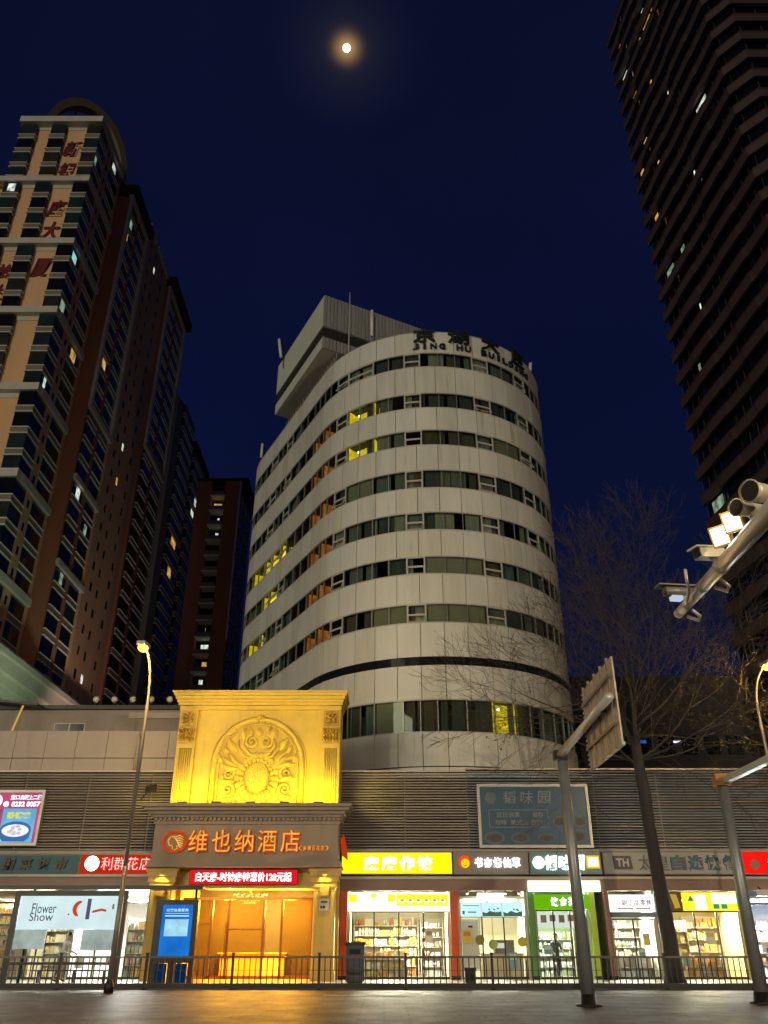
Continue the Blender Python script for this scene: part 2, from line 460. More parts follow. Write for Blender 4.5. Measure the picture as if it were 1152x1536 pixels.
MB().wall(tpath(0, TPER * .999, -.12, .8), SLOT[0], SLOT[1], -.05).build('dark_glass_band', pm('black_glass', (.010, .011, .012), .12, 0, .2, 1), tower)
m = MB(); m.prism(tring(-.3), 38.3, 38.4); m.wall(tpath(0, TPER * .999, .03, .8), ROOF, ROOF + .05, .22)
m.build('roof', concrete, tower)

curt = [pm('curtain_grey_green', (.30, .34, .315), .85, 0, .25, 1.2, stretch=(6, 6, .4)), pm('curtain_pale', (.52, .53, .47), .85, 0, .2, 1.2, stretch=(6, 6, .4)),
        pm('curtain_brown', (.20, .165, .13), .85, 0, .25, 1.2, stretch=(6, 6, .4)), pm('curtain_dark', (.13, .15, .15), .85, 0, .3, 1.2, stretch=(6, 6, .4)),
        pm('roller_blind', (.52, .48, .36), .8, 0, .1, 2)]
lit_yellow = em('room_light_yellow', (.85, .60, .014), 1.25, .35, 2.2)
lit_orange = em('room_light_orange', (.55, .16, .022), .75, .45, 2.5)
bulb = em('bulb_light', (1, .95, .7), 5)
def curtain_sheet(m, s0, s1, z0, z1, off, mi, amp=.05, wl=.2):
    n = max(3, int((s1 - s0) / .055)); vs = []
    ph = rng.random() * 6
    for i in range(n + 1):
        s = s0 + (s1 - s0) * i / n
        p = tpt(s, off + amp * math.sin(ph + i * .055 / wl * 6.28) * (0.6 + .4 * math.sin(i * .31 + ph)))
        vs += [(p.x, p.y, z0), (p.x, p.y, z1)]
    m.add(vs, [(2 * i, 2 * i + 2, 2 * i + 3, 2 * i + 1) for i in range(n)], mi, True)
def window_module(s0, s1, z0, z1, kind, stuff=None):
    """kind: fixed, sash, litY, litO, dark, blind"""
    f = stuff or MB(); w = .035
    sash = kind in ('sash', 'sashY')
    w = .07 if sash else .03
    mi = 0 if sash else 1
    f.wall(tpath(s0, s0 + w, .0), z0 + .05, z1 - .05,   .12, m=mi); f.wall(tpath(s1 - w, s1, .0), z0 + .05, z1 - .05,   .12, m=mi)
    zt = z0 + (z1 - z0) * .42
    pan = f if stuff else MB()
    pm_ = 2 if stuff else 0
    if sash:
        f.wall(tpath(s0 + w, s1 - w, .0), z1 - .12, z1 - .05,   .12, m=0); f.wall(tpath(s0 + w, s1 - w, .0), z0 + .05, z0 + .10,   .12, m=0)
        f.wall(tpath(s0 + w, s1 - w, .01), zt, zt + .07,   .12, m=0)
        pan.wall(tpath(s0 + w, s1 - w, -.06), zt + .07, z1 - .12, -.012, m=pm_)
        # lower sash pushed out at the bottom
        op = rng.choice([0, .0, .10, .2])
        A = [tpt(s0 + w, .0), tpt(s1 - w, .0)]; Bq = [tpt(s0 + w, op), tpt(s1 - w, op)]
        def P(u, v): 
            a = A[0].lerp(A[1], u); b_ = Bq[0].lerp(Bq[1], u); q = b_.lerp(a, v)
            return Vector((q.x, q.y, z0 + .08 + (zt - z0 - .1) * v))
        for (u0, v0, u1, v1) in ((0, 0, 1, 0), (0, 1, 1, 1), (0, 0, 0, 1), (1, 0, 1, 1)):
            f.tube([P(u0, v0), P(u1, v1)], .028, n=4, m=0, smooth=False)
        pan.add([P(.03, .04), P(.97, .04), P(.97, .96), P(.03, .96)], [(0, 1, 2, 3)], pm_)
    else:
        f.wall(tpath(s0, s1, -.005), z0 + .05, z0 + .085, .09, m=1); f.wall(tpath(s0, s1, -.005), z1 - .085, z1 - .05, .09, m=1)
        nm = max(1, round((s1 - s0) / 1.15))
        for k in range(1, nm):
            sc_ = s0 + (s1 - s0) * k / nm
            f.wall(tpath(sc_ - .02, sc_ + .02, .0), z0 + .05, z1 - .05,   .10, m=1)
        pan.wall(tpath(s0 + w, s1 - w, -.06), z0 + .05, z1 - .05, -.012, m=pm_)
    fr = None
    if not stuff:
        fr = f.build('window', [win_frame, grey_steel], tower)
        pan.build('pane', pane_glass, fr)
    c_ = stuff or MB(); off = 3 if stuff else 0
    if kind in ('litY', 'sashY', 'litO'):
        mm = lit_yellow if kind != 'litO' else lit_orange
        q = stuff or MB(); b0 = 0 if not stuff else (8 if kind != 'litO' else 9)
        q.wall(tpath(s0 + .03, s1 - .03, -.95), z0 - .3, z1 + .3, -.04, m=b0)
        q.wall([tpt(s0 + .03, -.2), tpt(s0 + .03, -.95)], z0, z1, .03, m=b0)
        q.wall([tpt(s1 - .03, -.95), tpt(s1 - .03, -.2)], z0, z1, .03, m=b0)
        if not stuff:
            q.build('lit_room', mm, fr)
            if kind != 'litO':
                p = tpt(s1 - .55 if kind == 'litY' else s0 + .4, -.6); MB().ball((p.x, p.y, z1 - .32), .085).build('bulb', bulb, fr)
        if kind == 'litO' or kind == 'litY':
            curtain_sheet(c_, s0 + .05, s0 + (s1 - s0) * .30, z0 + .05, z1, -.3, off + rng.choice([0, 2]))
            if not stuff: c_.build('curtain', curt, fr)
    elif kind != 'dark':
        if kind == 'blind':
            c_.wall(tpath(s0 + .05, s1 - .05, -.22), z0 + .05, z1, -.02, m=off + 4)
        else:
            s = s0 + .03; main = rng.choice([0, 0, 1, 2, 3, 0, 3])
            while s < s1 - .15:
                e_ = min(s1 - .03, s + rng.uniform(.35, 1.3))
                if rng.random() < .84:
                    curtain_sheet(c_, s, e_, z0 + .05, z1, -.24 - rng.random() * .12, off + (main if rng.random() < .65 else rng.choice([0, 1, 2, 3])), amp=rng.choice([.01, .03, .05]))
                s = e_ + rng.choice([.0, .0, .1, .25])
        if not stuff and c_.v: c_.build('curtain', curt, fr)

S_DIV = [6.6, 8.35, 10.2, 11.45, 13.85, 15.1, 18.7, 19.8, 22.0, 24.15, 25.3, 27.05, 28.9, 31.7, 33.3, 34.55, 36.55, 38.0, 40.8, 43.4, 46.2]
S_KIND = ['fixed', 'fixed', 'sash', 'fixed', 'sash', 'fixed', 'sash', 'fixed', 'fixed', 'sash', 'dark', 'litO', 'dark', 'fixed', 'sash', 'fixed', 'sash', 'fixed', 'fixed', 'fixed']
rest = MB(); REST_M = [win_frame, grey_steel, pane_glass] + curt + [lit_yellow, lit_orange]
npart = 0
for fi, (z0, z1) in enumerate(WB):
    sh = rng.uniform(-.25, .25)
    for k in range(len(S_KIND)):
        s0, s1 = S_DIV[k], S_DIV[k + 1]
        kd = S_KIND[k]
        if fi == 0 and kd == 'litO': kd = 'dark'
        if fi in (1, 2) and k == 8: kd = 'litY'
        if fi == 0 and k == 8: kd = 'sash'
        if fi >= 5 and k == 2: kd = 'fixed'
        if fi in (3, 4) and k == 15: kd = 'sashY' if fi == 3 else 'sash'
        if (fi, k) in ((3, 17), (5, 17), (4, 16)): kd = 'litY'
        if kd == 'fixed' and rng.random() < .08: kd = 'blind'
        if (fi, k) == (6, 7): kd = 'blind'
        big = 1 <= k <= 12
        if big: window_module(s0, s1, z0, z1, kd); npart += 1
        else: window_module(s0, s1, z0, z1, kd, rest)
LOWS = [7.4, 9.3, 11.6, 13.6, 15.0, 16.6, 18.2, 20.1, 21.8, 23.6, 25.4]
LOWK = ['fixed', 'fixed', 'fixed', 'litY', 'fixed', 'fixed', 'fixed', 'blind', 'fixed', 'dark']
for k in range(len(LOWK)):
    window_module(LOWS[k], LOWS[k + 1], LOW[0], LOW[1], LOWK[k])
for k in range(8):
    window_module(26 + k * 1.9, 27.9 + k * 1.9, LOW[0], LOW[1], 'fixed', rest)
tag(rest.build('windows', REST_M, tower), kind='stuff')
# one deep lit panel where the hotel logo glow hits nothing: small bright lamp in a mid-storey room
p = tpt(15.9, -.8); MB().ball((p.x, p.y, 27.3), .09).build('bulb', bulb, tower)

# parapet lettering, bent to the curve
def on_tower(s_c, z_c, off):
    def w(a, b, c_):
        q = tpt(s_c - a, off + c_); return Vector((q.x, q.y, z_c + b))
    return w
sign_black = pm('black_sign_letter', (.012, .014, .016), .5, 0, .2, 5)
ts = thing('rooftop_sign', 'black rooftop lettering with four characters above english words on the white parapet', 'sign', tpt(15.5, .1).to_3d())
for ch, s in zip('京湖大厦', (18.35, 16.0, 13.55, 10.9)):
    MB().text(ch, (0, 0, 0), w=1.5, h=1.2, depth=.14, bold=.018, warp=on_tower(s, 38.5, .06)).build('letter', sign_black, ts)
LT = 'JING HU BUILDING'; sA, sB = 18.95, 9.9
for i, ch in enumerate(LT):
    if ch != ' ':
        MB().text(ch, (0, 0, 0), w=.18 if ch == 'I' else .44, h=.48, depth=.10, bold=.028, warp=on_tower(sA + (sB - sA) * i / (len(LT) - 1), 37.58, .06)).build('letter', sign_black, ts)

# plant room on the roof: two slabs, the upper ribbed on its end
ribbed = pm('ribbed_steel_cladding', (.36, .36, .35), .5, .2, .22, 1.0, stretch=(4, 4, .3))
pale = pm('plant_room_render', (.60, .62, .53), .7, 0, .08, .6)
PA = Vector((-4.65, 48.0)); PD = Vector(TD).normalized(); PR = Vector((.888, .46)).normalized()
def pc(a, b_): q = PA + PD * a + PR * b_; return (q.x, q.y)
PL, PWD = 9.9, 9.2
m = MB()
m.prism([pc(0.02, 0), pc(0.02, PWD), pc(PL, PWD), pc(PL, 0)], 42.9, 45.9, 0)
m.prism([pc(0.02, 0.0), pc(0.02, PWD), pc(PL, PWD), pc(PL, 0)], 40.8, 41.8, 0)
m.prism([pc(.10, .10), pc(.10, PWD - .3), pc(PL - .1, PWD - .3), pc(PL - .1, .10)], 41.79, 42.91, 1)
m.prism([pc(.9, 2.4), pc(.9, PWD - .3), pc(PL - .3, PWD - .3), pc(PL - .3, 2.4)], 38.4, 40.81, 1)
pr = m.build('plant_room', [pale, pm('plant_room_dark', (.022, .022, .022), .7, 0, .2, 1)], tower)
m = MB(); k = 0; b0 = 0
while b0 < PWD - .05:
    wdt = .30
    for z0, z1 in ((42.88, 45.93), (40.78, 41.83)):
        m.prism([pc(-.07, b0 + .03), pc(-.07, b0 + wdt - .06), pc(-.0, b0 + wdt - .0), pc(.015, b0 + wdt), pc(.015, b0)], z0, z1)
    b0 += wdt
m.build('ribbed_cladding', ribbed, pr)
m = MB()
for a in [i * .55 for i in range(19)]:
    p0 = pc(a, 1.25); p1 = pc(a + .55, 1.25)
    m.tube([(p0[0], p0[1], 38.9), (p1[0], p1[1], 40.8)], .03, 4); m.tube([(p1[0], p1[1], 38.9), (p0[0], p0[1], 40.8)], .03, 4)
q0 = pc(-.3, 1.25); q1 = pc(10.5, 1.25)
m.tube([(q0[0], q0[1], 39.9), (q1[0], q1[1], 39.9)], .03, 4)
m.build('support_lattice', win_frame, pr)
# rooftop masts and panel antennas (each its own thing)
def mast(label, x, y, z0, z1, r=.05):
    t = thing('rooftop_mast', label, 'mast', (x, y, z0), None)
    MB().tube([(x, y, z0), (x, y, z1)], r, 6).build('pole', win_frame, t)
    MB().box(x - .12, x + .12, y - .12, y + .12, z0, z0 + .06).build('base_plate', dark_metal, t)
    return t
q = tpt(24.5, -.25); mast('thin pale mast rising in front of the ribbed rooftop plant room', q.x, q.y, 38.4, 44.9, .045)
def antenna(label, x, y, z, h, lean=(0, 0)):
    t = thing('panel_antenna', label, 'antenna', (x, y, z), 'phone antennas on the tower roof')
    MB().tube([(x, y, z), (x + lean[0] * .5, y, z + h * .9)], .045, 6).build('pole', dark_metal, t)
    MB().tube([(x - .16 + lean[0] * .2, y - .1, z + h * .35), (x - .16 + lean[0], y - .1, z + h)], [.13, .13], 8).build('radome', white_paint, t)
    MB().box(x - .12, x + .04, y - .06, y + .06, z + h * .5, z + h * .56).build('bracket', dark_metal, t)
    return t
q = tpt(22.2, -.4); antenna('white panel antenna on a dark pole against the ribbed plant room wall', q.x, q.y, 38.4, 3.6)
q = pc(8.3, -.1); antenna('white panel antenna leaning out above the plant room edge', q[0], q[1], 44.6, 3.0, (-.35, 0))
q = tpt(41.2, -.2); antenna('white panel antenna low on the parapet beyond the plant room', q.x, q.y, 38.4, 2.2)
q = tpt(7.6, -.3); antenna('small slanted antenna on the parapet past the last black character', q.x, q.y, 38.3, 2.1, (.25, 0))

# ================================================================ APARTMENT SLABS (far side, beyond the low podium)
beige = pm('beige_tower_paint', (.80, .48, .25), .8, 0, .10, .25, stretch=(1, 1, .15))
beige_side = pm('tan_tower_tile', (.56, .33, .18), .8, 0, .14, .4, stretch=(1, 1, .2))
brown_wall = pm('red_brown_tile', (.34, .135, .07), .8, 0, .15, .4, stretch=(1, 1, .2))
band_white = pm('tower_white_band', (.58, .54, .47), .7, 0, .12, .5)
sill_white = pm('tower_sill', (.72, .72, .66), .6, 0, .1, .8)
span_grey = pm('bay_spandrel', (.20, .17, .13), .7, 0, .15, .6)
tglass = [pm('tower_glass_teal', (.018, .034, .032), .10, 0, .4, .3, spec=.8), pm('tower_glass_black', (.007, .008, .008), .08, 0, .4, .3, spec=.8), pm('tower_glass_olive', (.034, .034, .022), .15, 0, .4, .3, spec=.8)]
win_black = pm('small_window_dark', (.010, .009, .008), .2, 0, .3, 1)
lits = [em('flat_light_white', (.75, .85, .72), .8, .75, 1.3), em('flat_light_warm', (.9, .5, .10), .6, .7, 1.3), em('flat_light_green', (.42, .62, .40), .4, .7, 1.3), em('flat_light_cyan', (.30, .70, .66), .8, .3, 1.5)]
red_char = pm('red_tower_character', (.17, .006, .008), .6, 0, .2, 2)
BAYM = [span_grey, sill_white] + tglass + lits
def bay(m, x0, x1, y0, y1, zf, h=3.0, gi=0, lit=None, litface='y'):
    """one storey of a bay window: spandrel below, lips, dark glass above; box projects towards -y or +x"""
    m.box(x0 + .02, x1 - .02, y0 + .02, y1 - .02, zf, zf + .72, 0)
    e_ = .10
    m.box(x0 - e_, x1 + e_, y0 - e_, y1 + e_, zf + .72, zf + .82, 1)
    m.box(x0 - e_, x1 + e_, y0 - e_, y1 + e_, zf - .10, zf, 1)
    m.box(x0 + .05, x1 - .05, y0 + .05, y1 - .05, zf + .82, zf + h - .1, 2 + gi)
    if lit is not None:
        if litface == 'x': q0 = rng.uniform(.08, .4); m.box(x1 - .05, x1 - .03, y0 + (y1 - y0) * q0, y0 + (y1 - y0) * (q0 + rng.uniform(.15, .45)), zf + 1.0, zf + h - rng.uniform(.25, .7), 5 + lit)
        else: m.box(x0 + (x1 - x0) * .3, x0 + (x1 - x0) * .75, y0 + .03, y0 + .05, zf + 1.2, zf + h - .3, 5 + lit)
def small_window(m, x, y, z, mi=0, w=.55, h=1.0):
    """little dark window with a tiny frame on a wall facing +x"""
    m.box(x - .02, x + .03, y - w / 2 - .06, y + w / 2 + .06, z - h / 2 - .06, z + h / 2 + .06, 0)
    m.box(x + .02, x + .045, y - w / 2, y + w / 2, z - h / 2, z + h / 2, mi)

LX = -41.6
rng = random.Random(11)
ta = thing('apartment_tower', 'tall beige apartment tower with red characters down its front and a curved roof arch', 'building', (-48, 85, 0))
m = MB()
m.box(-53.4, LX - .9, 80, 89, .05, 109.3, 0)
m.box(-53.4, LX - .02, 82.6, 84.6, 0.06, 109.2, 1)
m.box(LX - 1, LX - .03, 88.6, 89.4, 0.06, 109.2, 1)
m.box(-66, -53.4, 80.6, 89, .05, 98.6, 0)
m.build('wall', [beige, beige_side], ta)
m = MB()
for zt in (108.2, 96.0, 84.0, 72.0, 60.0, 48.0, 36.0):
    big = zt > 108
    hh = 1.15 if big else .95
    m.box(-53.6 if zt > 98 else -66, LX + .15, 78.9 if big else 79.2, 80.3, zt, zt + hh)
    m.box(LX - .9, LX + .35, 80.3, 89.1, zt + .002, zt + hh - .004)
    m.box(-51.0, -49.0, 79.9, 80.0, zt - .75, zt + .01); m.box(-46.7, -43.9, 79.9, 80.0, zt - .75, zt + .01)
m.build('white_band', band_white, ta)
floors = [105.2, 102.2, 99.2] + []
allf = []
for top in (108.2, 96.0, 84.0, 72.0, 60.0, 48.0, 36.0):
    for k in range(1, 5): allf.append(top - 3.0 * k + (0 if k < 4 else .3))
rest = MB(); cnt = 0
LITA = {(8, 'c'): 3, (11, 'c'): 2, (15, 'c'): 0, (13, 'c'): None}
for i, zf in enumerate(allf):
    h = 3.0
    for col, (x0, x1, y0, y1) in {'l': (-53.4, -51.1, 79.45, 80), 'm': (-49.0, -46.8, 79.45, 80), 'c': (-43.7, LX, 79.45, 82.6)}.items():
        gi = rng.choice([0, 0, 1, 1, 2]) if col == 'c' else rng.choice([1, 0, 2])
        lt = LITA.get((i, col)); fc = 'x'
        if lt is None and rng.random() < .02: lt = rng.choice([0, 1, 2]); fc = rng.choice('xy') if col == 'c' else 'y'
        if i < 27 and cnt < 84:
            b_ = MB(); bay(b_, x0, x1, y0, y1, zf, h, gi, lt, fc); b_.build('bay_window', BAYM, ta); cnt += 1
        else: bay(rest, x0, x1, y0, y1, zf, h, gi, lt, fc)
    if zf < 96: bay(rest, -57.8, -55.2, 79.8, 80.6, zf, h, rng.choice([1, 2, 2]), None)
    bay(rest, LX - .9, LX - .02 + .0, 84.6, 88.6, zf, h, 1, rng.choice([None] * 24 + [1, 0]), 'x')
    rest.box(LX - .06, LX + .03, 83.3, 83.8, zf + 1.2, zf + 2.2, 3)
tag(rest.build('bay_windows', BAYM, ta), kind='stuff')
m = MB()   # roof arch: two-metre deep curved strip with a V of struts
A0 = Vector((-51.2, 80.6, 108.6)); A1 = Vector((-41.3, 90.0, 107.2)); mid = (A0 + A1) / 2; hf = (A1 - A0) / 2; rise = 12.0
vs = []; n = 28; out_ = Vector((hf.y, -hf.x, 0)).normalized()
def ap(t_, r): return mid - hf * math.cos(t_) * r + Vector((0, 0, rise * r * math.sin(t_)))
for i in range(n + 1):
    t_ = math.pi * i / n
    a, b_ = ap(t_, 1.0), ap(t_, .86)
    vs += [a + out_ * .7, a - out_ * .7, b_ - out_ * .7, b_ + out_ * .7]
m.add(vs, [(4 * i + k, 4 * i + 4 + k, 4 * i + 4 + (k + 1) % 4, 4 * i + (k + 1) % 4) for i in range(n) for k in range(4)])
ar = m.build('roof_arch', pm('arch_tan', (.16, .11, .065), .7, 0, .12, .5), ta)
m = MB(); foot = mid + Vector((-1.0, -.8, 1.4))
for t_ in (1.05, 1.75): m.tube([foot, ap(t_, .87)], .14, 6)
m.box(LX - 9, LX - 2, 81.5, 88, 109.3, 110.6)
m.build('strut', pm('arch_strut', (.25, .2, .14), .6), ar)
def wall_char(parent, ch, x, z, y=79.97, w=2.3, h=3.3):
    MB().text(ch, (x, y, z), w=w, h=h, depth=.12, bold=.03, m=0, skew=.14).build('character', red_char, parent)
tsn = thing('tower_name_sign', 'five dark red brush characters running down the beige tower front', 'sign', (-45.2, 79.97, 0))
for ch, z in zip('新银座大厦', (103.4, 98.8, 91.2, 87.0, 80.2)): wall_char(tsn, ch, -45.3, z)
tsn2 = thing('tower_name_sign', 'smaller column of dark red characters at the photo edge on the beige tower', 'sign', (-50, 79.97, 0))
for ch, z, w in (('拾', 79.6, 1.9), ('头', 76.4, 1.4), ('不', 74.0, 1.4)): wall_char(tsn2, ch, -50.0, z, w=w, h=2.4 if ch == '拾' else 1.8)

# second slab: brown front strip, white framed bays, then plain tan wall with small windows
tb = thing('apartment_tower', 'brown apartment slab with white framed balconies and a tan wall of small windows', 'building', (-46, 100, 0))
SX = -39.8
m = MB()
m.box(-56, SX - .9, 90, 112, .05, 105.2, 0)
m.box(-56, SX, 99.6, 112, .06, 109.6, 1)
m.box(SX - .95, SX - .04, 94.1, 95.3, .06, 104.4, 0)
m.box(-44, SX - .05, 89.9, 90.4, .06, 104.8, 0)
m.build('wall', [brown_wall, beige_side], tb)
m = MB()
m.box(SX - .3, SX + .35, 90.0, 90.7, 66, 105.0); m.box(SX - .3, SX + .35, 98.9, 99.55, 66, 105.0)
m.box(SX - .3, SX + .352, 90.0, 99.55, 105.0, 105.7); m.box(SX - .3, SX + .36, 90.0, 99.6, 65.2, 66.0)
for zt in (54.0, 42.0): MB().box(SX - .3, SX + .36, 90.0, 99.6, zt, zt + .7).build('white_band', band_white, tb)
m.build('white_frame', band_white, tb)
MB().box(SX - .2, SX + .25, 105, 112, 109.0, 109.9).build('parapet', band_white, tb); MB().box(SX - .2, SX + .25, 99.8, 103.5, 109.0, 109.9).build('parapet', band_white, tb)
m = MB(); m.box(-56, SX + 1.0, 89.6, 99.5, 105.8, 107.4); m.box(-56, SX - .6, 99.5, 112.4, 110.0, 111.6)
m.build('roof', pm('dark_roof', (.03, .025, .022), .8), tb)
rest = MB()
bal = 0
for k in range(35):
    zf = 102.3 - 3 * k
    for (y0, y1) in ((90.75, 94.1), (95.3, 98.8)):
        lt = rng.choice([None] * 30 + [0, 1, 2]); 
        if k < 26:
            b_ = MB(); bay(b_, SX - .9, SX + .0, y0, y1, zf, 3.0, 1 if rng.random() < .7 else 0, lt, 'x'); b_.build('balcony', BAYM, tb)
        else: bay(rest, SX - .9, SX, y0, y1, zf, 3.0, 1, lt, 'x')
tag(rest.build('balconies', BAYM, tb), kind='stuff')
rest = MB(); c_ = 0
for k in range(36):
    zf = 107 - 3 * k
    for y in (101.9, 104.5, 108.8):
        mi = 1 if rng.random() > .07 else rng.choice([2, 2, 3])
        w_ = rng.uniform(.5, .8)
        if k < 15:
            b_ = MB(); small_window(b_, SX, y + (k % 2) * .3, zf, mi, w_, 1.15); b_.build('window', [span_grey, win_black] + lits[:2], tb)
        else: small_window(rest, SX, y + (k % 2) * .3, zf, mi, w_, 1.15)
tag(rest.build('windows', [span_grey, win_black] + lits[:2], tb), kind='stuff')

# third slab and the lower blocks behind it
tcw = thing('apartment_tower', 'dark apartment slab with a white edge fin and stacked balconies behind the tan wall', 'building', (-46, 118, 0))
TX = -39.3
m = MB(); m.box(-56, TX - .9, 112.3, 125, .05, 107.6, 0); m.box(-44, TX - .06, 112.1, 112.8, .06, 107.2, 0); m.box(TX - .95, TX - .04, 117.5, 119, .06, 107, 0)
m.build('wall', brown_wall, tcw)
m = MB(); m.box(TX - .3, TX + .35, 112.4, 113.4, 74, 107.0); m.box(TX - .3, TX + .3, 124.4, 125.0, 74, 107.0); m.box(TX - .3, TX + .352, 112.4, 125.0, 107.0, 107.7); m.box(TX - .3, TX + .36, 112.4, 125, 73.2, 74)
m.build('white_frame', band_white, tcw)
MB().box(-56, TX + 1.2, 112, 125.4, 107.8, 109.6).build('roof', MATS['dark_roof'], tcw)
for k in range(35):
    zf = 104.4 - 3 * k
    for (y0, y1) in ((113.5, 117.5), (119, 124.3)):
        b_ = MB(); bay(b_, TX - .9, TX, y0, y1, zf, 3.0, 1, rng.choice([None] * 34 + [0, 2]), 'x'); b_.build('balcony', BAYM, tcw)
tdw = thing('apartment_tower', 'grey pier and narrow dark apartment blocks stepping down beside the brown tower', 'building', (-46, 135, 0))
m = MB(); m.box(-56, -38.6, 125.2, 129, .05, 92.5, 1); m.box(-56, -39.0, 129, 139, .05, 94.0, 0); m.box(-56, -38.7, 139.2, 152, .05, 90.0, 0); m.box(-56, -38.2, 152.2, 166, .05, 85.0, 0)
m.build('wall', [brown_wall, pm('grey_pier', (.24, .22, .19), .8, 0, .15, .4)], tdw)
rest = MB()
for k in range(29):
    for (x, y0, y1, zt) in ((-39.0, 130, 138.5, 91), (-38.7, 140, 151, 87), (-38.2, 153, 165, 82)):
        zf = zt - 3 * k
        if zf > 2: bay(rest, x - .3, x + .55, y0, y1, zf, 3.0, 1, rng.choice([None] * 40 + [0, 0, 1]), 'x')
tag(rest.build('balconies', BAYM, tdw), kind='stuff')
MB().box(-56, -37.9, 139, 152.4, 90.0, 91.2).build('roof', MATS['dark_roof'], tdw)

# brown tower between the slabs and the white tower
tbr = thing('apartment_tower', 'red brown apartment tower with a lit balcony column between the dark slabs and white tower', 'building', (-30.2, 136, 0))
m = MB()
m.box(-34.2, -31.6, 130, 143, .05, 76.6, 0); m.box(-29.1, -26.4, 130, 143, .05, 76.6, 0); m.box(-31.6, -29.1, 131.6, 143, .05, 76.4, 0)
m.build('wall', brown_wall, tbr)
MB().box(-29.0, -25.6, 133, 143.5, 76.7, 79.0).box(-34.4, -26.1, 129.8, 143.2, 76.61, 77.1).build('roof', MATS['dark_roof'], tbr)
MB().box(-26.5, -26.25, 129.9, 130.7, 46, 76.6).build('white_frame', band_white, tbr)
for k in range(25):
    zf = 73.3 - 3 * k
    m = MB(); m.box(-31.7, -29.0, 129.6, 131.6, zf, zf + .22, 1); m.box(-31.6, -29.1, 129.65, 129.75, zf + .22, zf + 1.0, 0)
    m.box(-31.58, -29.12, 131.5, 131.59, zf + .3, zf + 2.8, 2)
    if k in (1, 2, 3, 9, 10, 11, 12, 13, 17) or rng.random() < .1:
        m.box(-31.0 + rng.uniform(-.3, .9), -30.2 + rng.uniform(-.2, .8), 131.44, 131.5, zf + 1.1 + rng.uniform(0, .4), zf + 2.3, 3 + rng.choice([0, 0, 1]))
    m.build('balcony', [span_grey, sill_white, win_black] + lits, tbr)
rest = MB()
for k in range(25):
    for y in (132, 134.6, 137.2, 139.8): bay(rest, -26.7, -26.3, y, y + 1.9, 73.3 - 3 * k, 3.0, 1, None, 'x')
tag(rest.build('windows', BAYM, tbr), kind='stuff')

# podium under the slabs: long pale cornice
tp = thing('podium_building', 'low pale building with a deep moulded cornice under the apartment towers', 'building', (-45, 95, 0))
pod = pm('podium_paint', (.46, .40, .33), .7, 0, .15, .5)
m = MB(); m.box(-70, -39.2, 70, 106, .05, 23.6, 0)
m.build('wall', pm('podium_wall', (.27, .27, .16), .8, 0, .2, .4), tp)
m = MB()
for (dx, z0, z1) in ((.5, 23.6, 24.3), (.9, 24.31, 25.2), (1.5, 25.21, 26.6), (1.9, 26.61, 27.2), (1.6, 27.21, 27.6)):
    m.box(-70, -39.2 + dx, 70 - dx, 106 + dx, z0, z1)
m.build('cornice', pod, tp)
for k in range(7):
    y = 72.5 + k * 4.7
    w_ = MB().box(-39.25, -39.1, y, y + 2.6, 20.6, 22.9, 0)
    fr = w_.build('window', win_frame, tp)
    MB().box(-39.12, -39.07, y + .12, y + 1.25, 20.75, 22.75).box(-39.12, -39.07, y + 1.37, y + 2.48, 20.75, 22.75).build('pane', tglass[1], fr)
m = MB()
for k in range(5):
    m.box(-41.5, -38.6, 90.6 + k * 4.4, 92.6 + k * 4.4, 27.6, 28.4)
m.build('ledge', band_white, tp)

lamp('SPOT', 'green_sign_light', (-30, 74, 15), 5200, (.66, 1, .66), 1.0, (-38.5, 82, 26), tp, spot=75, blend=1)
lamp('SPOT', 'pink_sign_light', (-30, 90, 15), 6500, (1, .72, .62), 1.0, (-38.5, 98, 26), tp, spot=75, blend=1)
# ================================================================ DARK BANDED TOWER
tr_ = thing('office_tower', 'very tall dark brown tower wrapped in horizontal ledges', 'building', (55, 75, 0))
led = pm('brown_ledge', (.066, .042, .038), .6, 0, .16, .4, stretch=(1, 1, .3))
led2 = pm('brown_ledge_soffit', (.08, .045, .034), .6, 0, .16, .4)
rgl = pm('tower_black_glass', (.006, .006, .007), .07, 0, .3, .2, spec=.8)
FP = Vector((38.4, 86.0)); NP = Vector((41.2, 61.9)); NQ = Vector((43.0, 60.0)); FQ = Vector((80, 60.0))
def left_face(off):
    """stepped left face: shallow bays 4.8 m long"""
    dv = (NP - FP).normalized(); nv = Vector((dv.y, -dv.x)); L = (NP - FP).length
    pts = []; k = 5; seg = L / k
    for i in range(k):
        a = FP + dv * (seg * i); b_ = FP + dv * (seg * (i + 1))
        o_ = off + (.13 if i % 2 else 0)
        pts += [a + nv * o_ + dv * .25, b_ + nv * o_ - dv * .25]
    return pts
def right_face(off):
    return [NQ + Vector((0, -off)), FQ + Vector((0, -off))]
def rt_path(off): return left_face(off) + right_face(off)
body = [tuple(p) for p in rt_path(-.40)] + [(80, 100), (48, 100)]
MB().prism(body, .05, 140, 0).build('wall', rgl, tr_)
STF = 3.55; z = 4.9; k = 0
while z < 138:
    m = MB()
    m.wall([tuple(p) for p in rt_path(.0)], z, z + 1.25, .36)
    m.wall([tuple(p) for p in rt_path(.05)], z + 1.25, z + 1.37, .38, m=1)
    m.build('ledge', [led, led2], tr_)
    k += 1; z += STF
